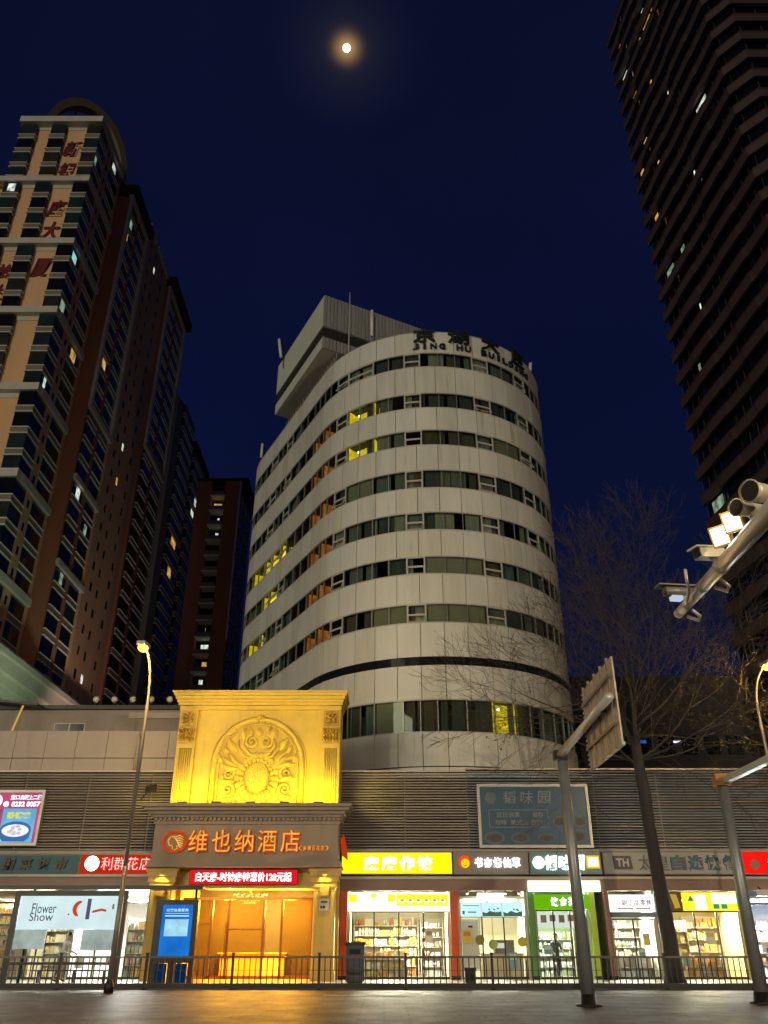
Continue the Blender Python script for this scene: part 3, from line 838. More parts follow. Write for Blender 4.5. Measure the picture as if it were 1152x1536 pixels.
# lit offices: glowing panes set in the window strips of the left face
def rt_lit(u0, u1, kf, mi):
    dv = (NP - FP); nv = Vector((dv.y, -dv.x)).normalized()
    z0 = 4.9 + STF * kf + 1.62
    a = FP + dv * u0 + nv * -.25; b_ = FP + dv * u1 + nv * -.25
    MB().wall([tuple(a), tuple(b_)], z0, z0 + 1.8, -.05).build('lit_window', lits[mi], tr_)
RT_LIT = [(.54, .64, 33, 1), (.42, .52, 33, 1), (.31, .37, 33, 1), (.08, .15, 33, 0), (.15, .20, 31, 1), (.155, .20, 28, 1), (.10, .14, 24, 1), (.70, .80, 25, 0), (.28, .32, 21, 2), (.10, .18, 21, 2), (.06, .16, 11, 2), (.11, .14, 35, 1), (.44, .47, 34, 0), (.62, .70, 35, 1), (.2, .22, 33, 0), (.36, .38, 30, 1), (.5, .51, 28, 0), (.25, .27, 26, 1), (.55, .56, 23, 0), (.05, .09, 27, 1), (.33, .34, 18, 0), (.2, .22, 16, 2)]
for a_ in RT_LIT: rt_lit(*a_)
m = MB()
for i in range(14):
    x = 43.5 + i * 2.6
    m.box(x, x + .06, 59.95 + .3, 60.0 + .42, 1, 138)
for i in range(16):
    q = FP + (NP - FP) * (i / 15.0); dv = (NP - FP).normalized(); nv = Vector((dv.y, -dv.x))
    q = q + nv * -.36
    m.box(q.x - .03, q.x + .03, q.y - .03, q.y + .03, 1, 138)
m.build('mullions', pm('dark_mullion', (.09, .09, .09), .4, .5), tr_)

# low dark block behind the tree with a few lit signs
ob = thing('office_block', 'dim low office block behind the bare tree with one small blue lit sign', 'building', (34, 92, 0))
MB().box(17, 60, 86.5, 110, .05, 27).box(20, 37, 84, 86.4, .05, 21.5).build('wall', pm('night_wall', (.035, .034, .042), .8, 0, .25, .3), ob)
for k in range(5):
    for i in range(7):
        fr = MB().box(21 + i * 2.3, 22.6 + i * 2.3, 83.93, 84.0, 5 + k * 3.3, 6.9 + k * 3.3).build('window', tglass[1], ob)
MB().box(24.9, 26.6, 83.8, 83.95, 19.3, 19.6).build('blue_sign', em('blue_neon', (.03, .16, .75), .6), ob)
MB().box(29.4, 30.2, 83.8, 83.95, 19.35, 19.55).build('white_sign', em('white_neon', (.85, .75, .9), 1.2), ob)

# ================================================================ LOW COMMERCIAL BUILDING (louvred upper storey)
FY = 40.0
cb = thing('commercial_building', 'long low building with a grey louvred upper storey above the row of shops', 'building', (0, FY, 0))
alu_l = pm('louvre_aluminium', (.44, .385, .345), .42, .3, .22, .8, stretch=(.4, 1, 1))
alu_r = pm('louvre_aluminium_grey', (.29, .325, .39), .36, .35, .22, .8, stretch=(.4, 1, 1))  # blue cast of lens flare put into the slat colour
alu_2 = [pm('louvre_worn', (.30, .265, .24), .5, .3, .2, 1), pm('louvre_pale', (.42, .39, .37), .35, .3, .2, 1)]
back_dark = pm('louvre_shadow_wall', (.022, .019, .017), .85, 0, .3, .6)  # dark wall behind the louvre slats
m = MB()
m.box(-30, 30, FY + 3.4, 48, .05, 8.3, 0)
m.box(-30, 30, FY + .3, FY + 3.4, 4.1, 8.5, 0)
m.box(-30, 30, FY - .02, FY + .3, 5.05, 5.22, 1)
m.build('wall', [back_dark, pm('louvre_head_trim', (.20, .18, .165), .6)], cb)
rng = random.Random(5)
def louvre(x0, x1, z0, z1, mat):
    m = MB(); z = z0; n = 0
    while z < z1 - .03:
        x = x0
        while x < x1 - .01:
            xe = min(x1, x + 3.0); dz = rng.uniform(-.004, .004); dy = rng.uniform(-.004, .004)
            a_, b_, c2, d2 = z + dz, z + .062 + dz, z + dz + rng.uniform(-.004, .004), 0
            e2 = c2 + .062
            m.add([(x, FY + dy, a_), (xe - .012, FY + dy, c2), (xe - .012, FY + .03 + dy, e2), (x, FY + .03 + dy, b_), (x, FY + .12, a_ - .01), (xe - .012, FY + .12, c2 - .01)],
                  [(0, 1, 2, 3), (4, 5, 1, 0)], rng.choice([0] * 9 + [1, 2]))
            x = xe
        z += .122; n += 1
    for i in range(int((x1 - x0) / 3) + 1):
        x = min(x0 + i * 3, x1 - .04); m.box(x, x + .04, FY + .14, FY + .2, z0 - .05, z1)
    return m.build('louvre_cladding', mat, cb)
louvre(-26, -9.7, 5.26, 8.68, [alu_l] + alu_2)
louvre(-2.05, 3.9, 5.26, 8.68, [alu_l] + alu_2)
louvre(3.9, 27, 5.26, 8.78, [alu_r] + alu_2)
m = MB(); m.box(-26, -9.7, FY - .06, FY + .3, 8.69, 8.76); m.box(-2.05, 3.9, FY - .06, FY + .3, 8.69, 8.76); m.box(3.9, 27, FY - .06, FY + .3, 8.79, 8.86)
m.build('louvre_coping', alu_l, cb)
# parapet of large pale panels over the louvres, west part
panel = pm('parapet_panel', (.40, .345, .315), .55, .1, .12, .4, streak=.45)
m = MB(); xx = -27.0
while xx < -8.6:
    m.box(xx + .012, xx + 1.49, FY + .32, FY + .42, 9.42, 10.7); m.box(xx + .012, xx + 1.49, FY + .33, FY + .42, 8.77, 9.38); xx += 1.5
m.box(-27, -8.5, FY + .45, FY + .8, 8.5, 10.68)
m.build('parapet_panel', panel, cb)
up = pm('upper_wall_render', (.29, .255, .23), .85, 0, .2, .5, streak=.6)
m = MB(); m.box(-24.5, -5.2, 43.2, 49, 8.3, 12.45, 0); m.box(-13.5, -5.4, 43.12, 43.2, 12.0, 12.3, 1); m.box(-25.5, -5.0, 42.95, 49, 12.46, 12.66, 2)
uw = m.build('upper_wall', [up, panel, black_paint], cb)
fr = MB().box(-17.4, -15.75, 43.13, 43.2, 10.95, 11.75).build('window', win_frame, cb)
MB().box(-17.34, -16.62, 43.1, 43.14, 11.0, 11.7).box(-16.53, -15.81, 43.1, 43.14, 11.0, 11.7).build('pane', tglass[1], fr)
globe = pm('globe_plastic', (.62, .60, .52), .4, 0, .1, 2)
gl0 = None
for i in range(10):
    x = -15.3 + i * .98
    if i == 0:
        gl0 = thing('globe_lamp', 'unlit pale globe lamp in the row along the flat roof edge', 'lamp', (x, 42.85, 12.66), 'unlit globe lamps along the roof edge')
        MB().ball((x, 42.85, 12.93), .17).build('globe', globe, gl0); MB().tube([(x, 42.85, 12.66), (x, 42.85, 12.8)], .06, 8).build('socket', dark_metal, gl0)
    else: dup(gl0, (x, 42.85, 12.66))
MB().tube([(-11.95, FY + .2, 8.75), (-11.95, FY + .2, 10.4), (-11.9, FY + .3, 10.5)], .09, 10).build('drainpipe', pm('pipe_grey', (.33, .30, .27), .5), cb)
# dark awning end at the far corner of the roof
aw = thing('roof_awning', 'dark awning with a lit yellow edge on the roof at the photo edge', 'awning', (-20.3, 42.4, 10.7))
MB().add([(-22, 42, 12.9), (-18.0, 42, 12.5), (-18.0, 43.1, 12.55), (-22, 43.1, 12.95), (-22, 42, 12.8), (-18.0, 42, 12.4), (-18.0, 43.1, 12.45), (-22, 43.1, 12.85)], [(0, 1, 2, 3), (7, 6, 5, 4), (0, 4, 5, 1), (1, 5, 6, 2), (2, 6, 7, 3), (3, 7, 4, 0)]).build('canopy', black_paint, aw)
MB().tube([(-19.15, 42.05, 10.72), (-18.75, 42.05, 12.4)], .05, 6).build('post', em('edge_glow', (1, .55, .12), .6), aw)
rl = thing('neon_sign', 'thin red lit sign low on the roof behind the street lamp', 'sign', (-13.5, 50, 12.7))
MB().box(-14.6, -12.6, 50, 50.1, 13.55, 13.75).build('tube', em('red_neon', (1, .06, .02), 1.4), rl); MB().box(-14.2, -14.1, 50.1, 50.2, 12.3, 13.6).box(-13.0, -12.9, 50.1, 50.2, 12.3, 13.6).build('bracket', dark_metal, rl)
fl = thing('flood_lamp', 'small dark floodlight on a bracket in front of the brown louvres', 'lamp', (-10.95, 39.6, 7.6))
MB().tube([(-11.4, FY, 7.45), (-11.0, 39.55, 7.75)], .025, 6).build('bracket', dark_metal, fl)
MB().obox((-10.85, 39.5, 7.85), (1, .1, .15), (0, 1, -.3), (0, .3, 1), .24, .1, .15).build('housing', black_paint, fl)

# ================================================================ SIGN-BOARD BAND + SHOPS
GOODS = [pm('goods_%d' % i, c, .4, 0, .1, 6) for i, c in enumerate([(.62, .50, .10), (.66, .60, .45), (.50, .40, .30), (.7, .68, .62), (.45, .20, .08), (.30, .34, .20), (.62, .52, .22), (.25, .22, .20), (.55, .57, .60), (.6, .34, .10)])]
def shop(label, x0, x1, wall_col, seed, front, light=(1, .95, .8), power=60, shelf=True, name='shop'):
    """open fronted shop unit x0..x1 : floor, side walls, back wall, glazing, ceiling light"""
    rr = random.Random(seed)
    t = thing('shop_unit', label, 'shop', ((x0 + x1) / 2, FY, 0))
    D = 3.2; H_ = 3.25
    wm = pm('shop_wall_%s' % name, wall_col, .6, 0, .08, 1)
    m = MB(); m.box(x0, x1, FY + D, FY + D + .1, .12, 4.0, 0); m.box(x0 + .0, x0 + .1, FY + .02, FY + D, .12, 4.0, 0); m.box(x1 - .1, x1, FY + .02, FY + D, .12, 4.0, 0); m.box(x0 + .1, x1 - .1, FY + .1, FY + D, H_, H_ + .1, 0)
    m.build('interior_wall', wm, t)
    MB().box(x0 + .1, x1 - .1, FY + .05, FY + D, .10, .135).build('shop_floor', pm('shop_tile', (.42, .38, .32), .3, 0, .1, 1.5), t)
    # ceiling lamps
    for k in range(2):
        xa = x0 + (x1 - x0) * (.28 + .44 * k)
        MB().box(xa - .55, xa + .55, FY + .7, FY + 2.2, H_ - .06, H_ - .005).build('ceiling_lamp', em('lamp_%s' % name, light, 6.0), t)
    lamp('AREA', 'shop_light', ((x0 + x1) / 2, FY + 1.3, H_ - .08), power * 13, light, (x1 - x0) * .7, ((x0 + x1) / 2, FY - .9, 0), t, size_y=1.6)
    # glazing
    m = MB(); nb = front['n']; w = (x1 - x0 - .2) / nb
    gz = front.get('top', 2.75)
    m.box(x0 + .1, x1 - .1, FY + .05, FY + .12, gz, gz + .06)
    for i in range(nb + 1):
        xx = x0 + .1 + w * i; m.box(xx - .028, xx + .028, FY + .05, FY + .12, .13, gz)
    m.box(x0 + .1, x1 - .1, FY + .055, FY + .115, .13, .22)
    fr = m.build('shopfront', front.get('mat', dark_metal), t)
    g = MB()
    for i in range(nb):
        if i in front.get('open', ()): continue
        g.box(x0 + .1 + w * i + .03, x0 + .1 + w * (i + 1) - .03, FY + .08, FY + .09, .22, gz)
    if g.v: g.build('pane', shop_glass, fr)
    for k in range(rr.choice([2, 3, 3])):
        i = rr.randrange(nb); xa = x0 + .1 + w * i + rr.uniform(.06, max(.07, w - .5)); za = rr.uniform(.5, 1.7); ww = rr.uniform(.25, .42); hh = rr.uniform(.3, .6)
        pc_ = rr.choice([(.75, .70, .60), (.60, .12, .06), (.70, .48, .06), (.14, .30, .36), (.72, .72, .74)])
        ps = MB().box(xa, xa + ww, FY + .072, FY + .078, za, za + hh).build('window_poster', pm('window_poster_%d' % int(pc_[0] * 100 + pc_[2] * 10), pc_, .5, 0, .15, 5), t)
        MB().box(xa + ww * .12, xa + ww * .88, FY + .066, FY + .071, za + hh * .55, za + hh * .88).build('print', rr.choice(GOODS), ps)
    return t
shelfm = pm('shelf_board', (.55, .50, .42), .5, 0, .1, 2)
def shelving(label, x0, x1, y, z0, z1, rows, seed, cols=(0, 1, 2, 3, 6, 9), depth=.38, fill=.9):
    rr = random.Random(seed)
    t = thing('display_shelf', label, 'shelf', ((x0 + x1) / 2, y, .13))
    m = MB()
    for x in (x0, x1 - .03): m.box(x, x + .03, y, y + depth, z0, z1 + .02)
    m.box(x0 + .03, x1 - .03, y + depth - .02, y + depth, z0, z1)
    m.build('side', shelfm, t)
    m = MB(); hs = (z1 - z0) / rows
    for k in range(rows): m.box(x0 + .03, x1 - .03, y + .01, y + depth - .02, z0 + hs * k, z0 + hs * k + .025)
    m.build('shelf_board', shelfm, t)
    m = MB()
    for k in range(rows):
        x = x0 + .06; zb = z0 + hs * k + .026
        while x < x1 - .16:
            w = rr.uniform(.06, .20); h = hs * rr.uniform(.4, .86)
            if rr.random() < fill:
                gi = rr.choice(range(len(cols)))
                for q in range(rr.choice([1, 1, 2, 3])):
                    if x + w > x1 - .08: break
                    if rr.random() < .4: m.tube([(x + w / 2, y + .10, zb), (x + w / 2, y + .10, zb + h * .7), (x + w / 2, y + .1, zb + h * .8), (x + w / 2, y + .1, zb + h)], [w * .45, w * .45, w * .2, w * .2], 7, gi)
                    else: m.box(x, x + w * .93, y + .03 + rr.uniform(0, .04), y + depth - .1, zb, zb + h, gi)
                    x += w
            x += rr.uniform(.0, .04)
    g = m.build('packaged_goods', [GOODS[c] for c in cols], origin=(x0, y, z0))
    tag(g, label.replace('shelf', 'shelf stock: mixed packets and jars', 1) if False else None, None, None, 'stuff')
    g['label'] = 'rows of packets and jars on the ' + label
    g['category'] = 'goods'
    return t
def board(label, x0, x1, z0, z1, col, glow, y=FY - .28, lamp_w=0, depth=.25, frame=None, name=None):
    """box sign above a shop; glow>0 is a lit face"""
    t = thing('shop_sign', label, 'sign', ((x0 + x1) / 2, y, z0))
    MB().box(x0, x1, y, y + depth, z0, z1).build('casing', frame or pm('sign_casing', (.24, .22, .21), .5, .3), t)
    nm = name or 'face'
    mat = em('sign_glow_%s' % nm, col, glow, .10, .8) if glow > 0 else pm('sign_face_%s' % nm, col, .5, 0, .14, .9)
    MB().box(x0 + .03, x1 - .03, y - .03, y - .001, z0 + .03, z1 - .03).build('face', mat, t)
    return t
def letters(t, txt, x0, x1, z, h, mat, y, bold=.03, depth=.06, skew=0, gapf=.86, names='letter'):
    n = len(txt); w = (x1 - x0) / n
    for i, ch in enumerate(txt):
        if ch == ' ': continue
        MB().text(ch, (x0 + w * (i + .5), y, z), w=w * gapf, h=h, depth=depth, bold=bold, skew=skew).build(names, mat, t)
white_glow = em('white_letter_glow', (1, .97, .92), 3.0)
# fascia strip below the signs
fs = thing('shop_fascia', 'brown fascia strip with downlight trim running below all the shop signs', 'fascia', (0, FY, 4.0))
fas = pm('fascia_brown', (.20, .13, .105), .55, .1, .15, .5)
MB().box(-26, -10.3, FY - .22, FY + .02, 3.72, 4.2).box(-2.0, 27, FY - .22, FY + .02, 3.55, 4.12).build('panel', fas, fs)
MB().box(-26, -10.3, FY - .34, FY - .22, 4.12, 4.22).box(-2.0, 27, FY - .30, FY - .22, 4.02, 4.13).build('edge', pm('fascia_edge', (.42, .38, .34), .5), fs)
MB().box(-26, -10.3, FY - .28, FY + .02, 5.06, 5.20).box(-2.0, 27, FY - .26, FY + .02, 5.16, 5.25).build('cap', pm('fascia_cap', (.30, .27, .25), .5), fs)

SZ0, SZ1 = 4.22, 5.14
# -- yellow sign
t = board('glowing yellow shop sign with four white characters', -1.92, 3.07, SZ0, SZ1, (1, .80, .004), 1.35, name='yellow')
letters(t, '庆唐作饺', -.98, 2.25, 4.68, .58, white_glow, FY - .31, bold=.035, depth=.05)
# -- grey sign, white glowing letters, round face emblem
t = board('grey shop sign with white glowing characters and a red and yellow round emblem', 3.12, 6.50, SZ0, SZ1, (.22, .20, .20), 0, name='grey')
letters(t, '书亦烧仙草', 4.05, 6.15, 4.70, .42, white_glow, FY - .31, bold=.028)
q = MB(); q.tube([(3.62, FY - .36, 4.72), (3.62, FY - .31, 4.72)], .27, 24, smooth=False); q.build('emblem', em('emblem_red', (1, .06, .01), 1.1), t)
q = MB(); q.tube([(3.65, FY - .39, 4.67), (3.65, FY - .36, 4.67)], .19, 20, smooth=False); q.build('emblem_disc', em('emblem_yellow', (1, .62, .01), 1.2), t)
q = MB(); q.box(3.55, 3.61, FY - .40, FY - .392, 4.70, 4.73); q.box(3.69, 3.75, FY - .40, FY - .392, 4.70, 4.73); q.box(3.58, 3.72, FY - .40, FY - .392, 4.56, 4.585); q.build('emblem_line', black_paint, t)
# -- green blue sign
t = board('blue green shop sign with round white logo and an orange glowing box at its end', 6.55, 9.78, SZ0, SZ1, (.10, .24, .24), 0, name='teal')
letters(t, '韬味园', 7.2, 9.05, 4.70, .62, white_glow, FY - .31, bold=.02, skew=.1)
q = MB(); q.tube([(6.95, FY - .36, 4.70), (6.95, FY - .31, 4.70)], .26, 24, smooth=False); q.build('logo_disc', white_glow, t)
q = MB(); q.box(9.1, 9.68, FY - .37, FY - .31, 4.46, 4.98, b=0); q.build('glow_box', em('orange_box_glow', (1, .45, .03), 1.3), t)
q = MB(); q.box(9.17, 9.61, FY - .385, FY - .37, 4.54, 4.90); q.build('glow_panel', em('box_white_glow', (1, .88, .55), 2.2), t)
# -- grey TH sign, unlit
t = board('long unlit pale grey shop sign with dark blue characters and a TH box logo', 9.86, 16.05, SZ0, SZ1, (.30, .30, .30), 0, name='palegrey')
q = MB(); q.plate([(-.40, -.28), (.42, -.28), (.36, .28), (-.46, .28)], (10.75, FY - .315, 4.70), (1, 0, 0), (0, 0, 1), .02); q.build('logo_box', pm('logo_grey', (.055, .05, .055), .5), t)
q = MB(); q.text('TH', (10.72, FY - .335, 4.70), w=.56, h=.34, depth=.015, bold=.03); q.build('logo_letter', pm('logo_white', (.42, .42, .42), .5), t)
letters(t, '太', 11.4, 12.05, 4.70, .62, pm('outline_grey', (.13, .13, .135), .5), FY - .31, bold=-.004)
letters(t, '皇', 12.15, 12.85, 4.70, .62, MATS['outline_grey'], FY - .31, bold=.0)
letters(t, '自选快餐', 12.85, 15.95, 4.70, .62, pm('letter_blue', (.012, .075, .14), .45), FY - .31, bold=.035)
# -- red sign at frame edge
t = board('bright red shop sign with white characters cut by the photo edge', 16.15, 20.5, SZ0, SZ1 + .05, (1, .010, .006), 1.0, name='red')
letters(t, '快餐店', 17.2, 20.2, 4.70, .56, white_glow, FY - .31, bold=.04)
q = MB(); q.tube([(16.65, FY - .36, 4.62), (16.65, FY - .31, 4.62)], .2, 18, smooth=False); q.build('logo_disc', pm('red_sign_logo', (.3, .16, .12), .5), t)
# -- teal unlit sign, west
t = board('unlit dark teal shop sign with brown brush characters', -24, -13.72, 4.2, 5.04, (.012, .085, .12), 0, name='darkteal')
letters(t, '湘湘菜饭市', -18.05, -14.1, 4.64, .50, pm('letter_bronze', (.055, .04, .03), .45, .3, .3, 6), FY - .31, bold=.03, gapf=.66, skew=.15)
# -- red lit sign with white disc
t = board('red lit shop sign with a white glowing disc beside thin characters', -13.70, -10.32, 4.2, 5.06, (.85, .045, .012), .55, name='redleft')
q = MB(); q.tube([(-13.12, FY - .38, 4.66), (-13.12, FY - .31, 4.66)], .31, 28, smooth=False); q.build('logo_disc', em('disc_white_glow', (.9, .93, 1), 4), t)
letters(t, '利群花店', -12.7, -10.4, 4.64, .52, em('red_letter', (1, .02, .01), 1.6), FY - .31, bold=.02)
letters(t, '利群花店', -12.73, -10.43, 4.655, .52, em('red_letter_edge', (1, .75, .7), 1.3), FY - .37, bold=-.012, depth=.01)

# -- shops behind
def pil(label, x0, x1, mat, z1=3.55):
    t = thing('shop_pillar', label, 'pillar', ((x0 + x1) / 2, FY, .12))
    MB().box(x0, x1, FY - .22, FY + .04, .26, z1, b=.02).build('shaft', mat, t); MB().box(x0 - .02, x1 + .02, FY - .24, FY + .05, .12, .26).build('plinth', dark_metal, t)
org = pm('orange_red_pillar', (.55, .075, .012), .35, 0, .12, 1)
pil('orange red pillar beside the hotel entrance column', -1.95, -1.62, org)
pil('orange red pillar between the yellow shop and the grey sign shop', 2.92, 3.24, org)
pil('green pillar on the near side of the lime green shop', 6.34, 6.62, pm('green_pillar', (.08, .22, .06), .4, 0, .1, 1))
pil('lime green pillar on the far side of the green shop', 9.05, 9.32, pm('lime_pillar', (.35, .52, .02), .4, 0, .1, 1))
pil('narrow pinkish brown pillar between the green shop and the white board shop', 9.7, 9.93, pm('pink_pillar', (.28, .15, .12), .5))
pil('grey pillar by the tree trunk between two shops', 12.0, 12.6, pm('tan_pillar', (.30, .24, .17), .6))
pil('pale pillar at the end of the yellow snack shop', 15.75, 16.15, pm('pale_pillar', (.38, .36, .30), .6))

shop('bright shop with cream shelves of goods under the yellow sign', -1.62, 2.92, (.72, .66, .42), 1, {'n': 4, 'top': 2.7, 'open': (2,)}, (1, .93, .66), 150, name='y')
shelving('long cream shelf in the yellow sign shop', -1.4, 1.6, FY + 2.6, .13, 2.6, 6, 2, (0, 1, 6, 3, 1, 0, 4))
shelving('grey shelf by the door of the yellow sign shop', 1.7, 2.75, FY + 2.4, .13, 2.5, 6, 3, (8, 7, 3, 8, 2))
shelving('low front shelf in the yellow sign shop', -1.3, .9, FY + 1.0, .13, 1.2, 3, 4, (0, 1, 6, 9, 4))
t = thing('light_box', 'white and yellow light box with a row of food bowls under the yellow sign', 'sign', (.65, FY - .1, 2.72))
MB().box(-1.6, 2.9, FY - .12, FY + .04, 2.74, 3.5).build('casing', em('lightbox_white', (1, .97, .85), 1.9), t)
m = MB(); m.box(.55, 2.85, FY - .135, FY - .121, 2.95, 3.42); m.box(-1.58, -1.2, FY - .135, FY - .121, 3.1, 3.42); m.box(-.6, -.35, FY - .135, FY - .121, 3.28, 3.44); m.box(.15, .5, FY - .135, FY - .121, 3.12, 3.42); m.build('yellow_print', em('print_yellow', (1, .78, .02), 1.3), t)
for i in range(6):
    x = .8 + i * .36; m = MB()
    m.plate([(.15 * math.cos(a), .10 * math.sin(a) * (1 if math.sin(a) < 0 else .5)) for a in [k * .4 for k in range(16)]], (x, FY - .136, 3.17), (1, 0, 0), (0, 0, 1), .008, 0)
    m.plate([(.09 * math.cos(a), .03 * math.sin(a)) for a in [k * .4 for k in range(16)]], (x, FY - .145, 3.18), (1, 0, 0), (0, 0, 1), .006, 1)
    m.build('bowl_print', [em('print_white', (1, .95, .85), 1.5), pm('print_brown', (.35, .12, .04), .6)], t)

shop('milk tea counter shop with pale walls under the grey sign', 3.26, 6.32, (.60, .58, .42), 2, {'n': 3, 'top': 2.5, 'open': (1, 2)}, (1, .93, .70), 75, name='m')
t = thing('light_box', 'three pale blue menu screens above the milk tea counter', 'sign', (4.8, FY, 2.55))
for i, x in enumerate((3.4, 4.32, 5.24)):
    s_ = MB().box(x, x + .88, FY - .06, FY + .03, 2.52, 3.1).build('screen', em('menu_blue', (.55, .85, .95), 1.15, .1, 2), t)
    m = MB()
    if i: 
        m.plate([(.02, .02), (.86, .02), (.86, .22), (.6, .16), (.35, .24), (.2, .14), (.02, .2)], (x, FY - .062, 2.52), (1, 0, 0), (0, 0, 1), .004, 0)
        for q_ in range(9): m.ball((x + .4 + rng.uniform(-.1, .35), FY - .068, 2.62 + rng.uniform(0, .3)), .05, .006, .035, 7, 4, 1)
    else:
        m.box(x + .08, x + .8, FY - .068, FY - .062, 2.95, 2.98, 1); m.box(x + .3, x + .66, FY - .068, FY - .062, 2.68, 2.73, 1); m.box(x + .06, x + .16, FY - .068, FY - .062, 2.62, 2.76, 1)
    m.build('print', [pm('print_green', (.06, .22, .16), .6), pm('print_slate', (.10, .22, .30), .6)], s_)
t = thing('light_box', 'small white pill shaped lamp sign over the menu screens', 'sign', (4.75, FY - .1, 3.2))
MB().tube([(4.15, FY - .1, 3.33), (5.3, FY - .1, 3.33)], .14, 14).build('tube', em('pill_glow', (1, .95, .85), 3.5), t); MB().box(4.2, 5.25, FY + .02, FY + .1, 3.28, 3.38).build('bracket', dark_metal, t)
for i, x in enumerate((3.7, 4.5, 5.4, 6.0)):
    t = thing('downlight', 'small lit downlight under the fascia over the milk tea counter', 'lamp', (x, FY - .1, 3.5), 'downlights over the milk tea counter')
    MB().tube([(x, FY - .1, 3.46), (x, FY - .1, 3.55)], .05, 8).build('housing', dark_metal, t); MB().ball((x, FY - .1, 3.44), .045).build('bulb', bulb, t)
t = thing('service_counter', 'cream service counter with a dark machine in the milk tea shop', 'counter', (4.9, FY + .6, .13))
MB().box(4.3, 6.1, FY + .5, FY + 1.1, .13, 1.05, b=.02).build('body', pm('counter_cream', (.52, .44, .30), .5, 0, .1, 2), t); MB().box(4.25, 6.15, FY + .45, FY + 1.15, 1.05, 1.1).build('worktop', pm('counter_top', (.3, .27, .22), .3), t)
t = thing('drinks_machine', 'dark grey drinks machine on the milk tea counter', 'machine', (5.2, FY + .8, 1.1))
MB().box(4.85, 5.75, FY + .6, FY + 1.05, 1.1, 1.62, b=.03).build('body', pm('machine_grey', (.13, .12, .12), .35, .4), t); MB().box(4.95, 5.3, FY + .585, FY + .6, 1.3, 1.5).build('display', em('machine_screen', (.8, .8, .7), .8), t)
t = thing('poster', 'white poster with a black cup print beside the milk tea counter', 'poster', (3.75, FY + .3, .6))
MB().box(3.42, 4.15, FY + .14, FY + .18, .5, 2.4).build('sheet', pm('poster_white', (.78, .76, .70), .5), t); MB().plate([(-.08, 0), (.08, 0), (.06, -.12), (.1, .06), (-.1, .06), (-.06, -.12)][::1], (3.8, FY + .136, 2.1), (1, 0, 0), (0, 0, 1), .004).box(3.7, 3.9, FY + .134, FY + .138, 2.13, 2.18).build('cup_print', black_paint, t)
for x, z, c in ((4.18, 1.62, (.20, .17, .03)), (4.75, 1.45, (.36, .42, .12)), (6.02, 1.55, (.50, .36, .03))):
    pl_ = thing('wall_plaque', {4.18: 'dark olive round plaque', 4.75: 'pale green round plaque', 6.02: 'mustard round plaque'}[x] + ' hung at the milk tea shop front', 'plaque', (x, FY, z))
    MB().tube([(x, FY - .04, z), (x, FY + .0, z)], .20, 18, smooth=False).build('disc', pm('plaque_%d' % int(x * 100), c, .5), pl_); MB().box(x - .01, x + .01, FY - .03, FY - .01, z + .2, 2.5).build('cord', dark_metal, pl_)

shop('lime green fronted shop with glazed front under the teal sign', 6.62, 9.05, (.55, .66, .42), 3, {'n': 3, 'top': 2.75, 'open': (2,)}, (.95, 1, .82), 75, name='g')
t = thing('light_box', 'lime green light box with a white lit strip above it on the green shop', 'sign', (7.9, FY - .1, 2.8))
MB().box(6.62, 9.3, FY - .16, FY + .03, 2.82, 3.42).build('casing', em('lime_glow', (.19, .62, .004), .75), t)
MB().box(6.4, 9.6, FY - .34, FY - .05, 3.52, 3.95).build('strip_lamp', em('strip_glow', (1, 1, .72), 2.6), t)
letters(t, '饮食茶', 7.35, 8.5, 3.12, .36, white_glow, FY - .165, bold=.05, depth=.02)
t = thing('price_board', 'white price board with small food pictures inside the green shop', 'sign', (7.8, FY + .3, 2.3))
MB().box(6.8, 8.9, FY + .3, FY + .35, 2.1, 2.7).build('panel', em('price_glow', (.9, .93, .85), .9), t)
m = MB()
for i in range(5): m.box(6.95 + i * .4, 7.2 + i * .4, FY + .29, FY + .298, 2.3 + (i % 2) * .05, 2.6)
m.build('picture', pm('price_print', (.30, .22, .16), .5), t)
shelving('white shelf along the back of the green shop', 6.9, 8.8, FY + 2.6, .13, 2.0, 5, 7, (3, 8, 5, 3, 8))
shop('white lit shop with stacked shelves beside the tree trunk', 9.93, 12.0, (.62, .62, .48), 4, {'n': 2, 'top': 2.4}, (1, .96, .80), 70, name='w')
t = thing('light_box', 'white lit board with small red characters over the shop beside the tree', 'sign', (10.9, FY - .1, 2.7))
MB().box(10.0, 11.95, FY - .14, FY + .03, 2.72, 3.4).build('casing', em('lightbox_cool', (.95, .97, 1), 1.6), t); MB().box(10.0, 11.95, FY - .13, FY + .035, 2.5, 2.70).build('lower_panel', pm('blue_grey_strip', (.13, .2, .27), .5), t)
letters(t, '副食品零售', 10.5, 11.85, 3.08, .24, pm('dark_red_letter', (.25, .02, .03), .5), FY - .145, bold=.01, depth=.01)
m = MB(); m.box(10.3, 11.0, FY - .15, FY - .141, 2.82, 2.87); m.box(11.1, 11.75, FY - .15, FY - .141, 2.82, 2.87); m.build('gold_line', pm('gold_line', (.5, .32, .06), .5), t)
shelving('tall mixed shelf in the white lit shop', 10.2, 11.9, FY + 2.4, .13, 2.5, 6, 9, (3, 1, 5, 8, 2, 6))
shelving('low grey crate shelf at the front of the white lit shop', 10.3, 11.8, FY + .6, .13, .95, 2, 10, (7, 8, 7, 2))
shop('snack shop with warm shelves and yellow light box near the second pole', 12.6, 15.75, (.66, .56, .30), 5, {'n': 3, 'top': 2.7, 'open': (1,)}, (1, .9, .58), 105, name='s')
t = thing('light_box', 'yellow and green light box over the snack shop window', 'sign', (14.4, FY - .1, 2.75))
MB().box(13.25, 15.7, FY - .14, FY + .03, 2.76, 3.5).build('casing', em('snack_yellow', (1, .86, .03), 1.15), t)
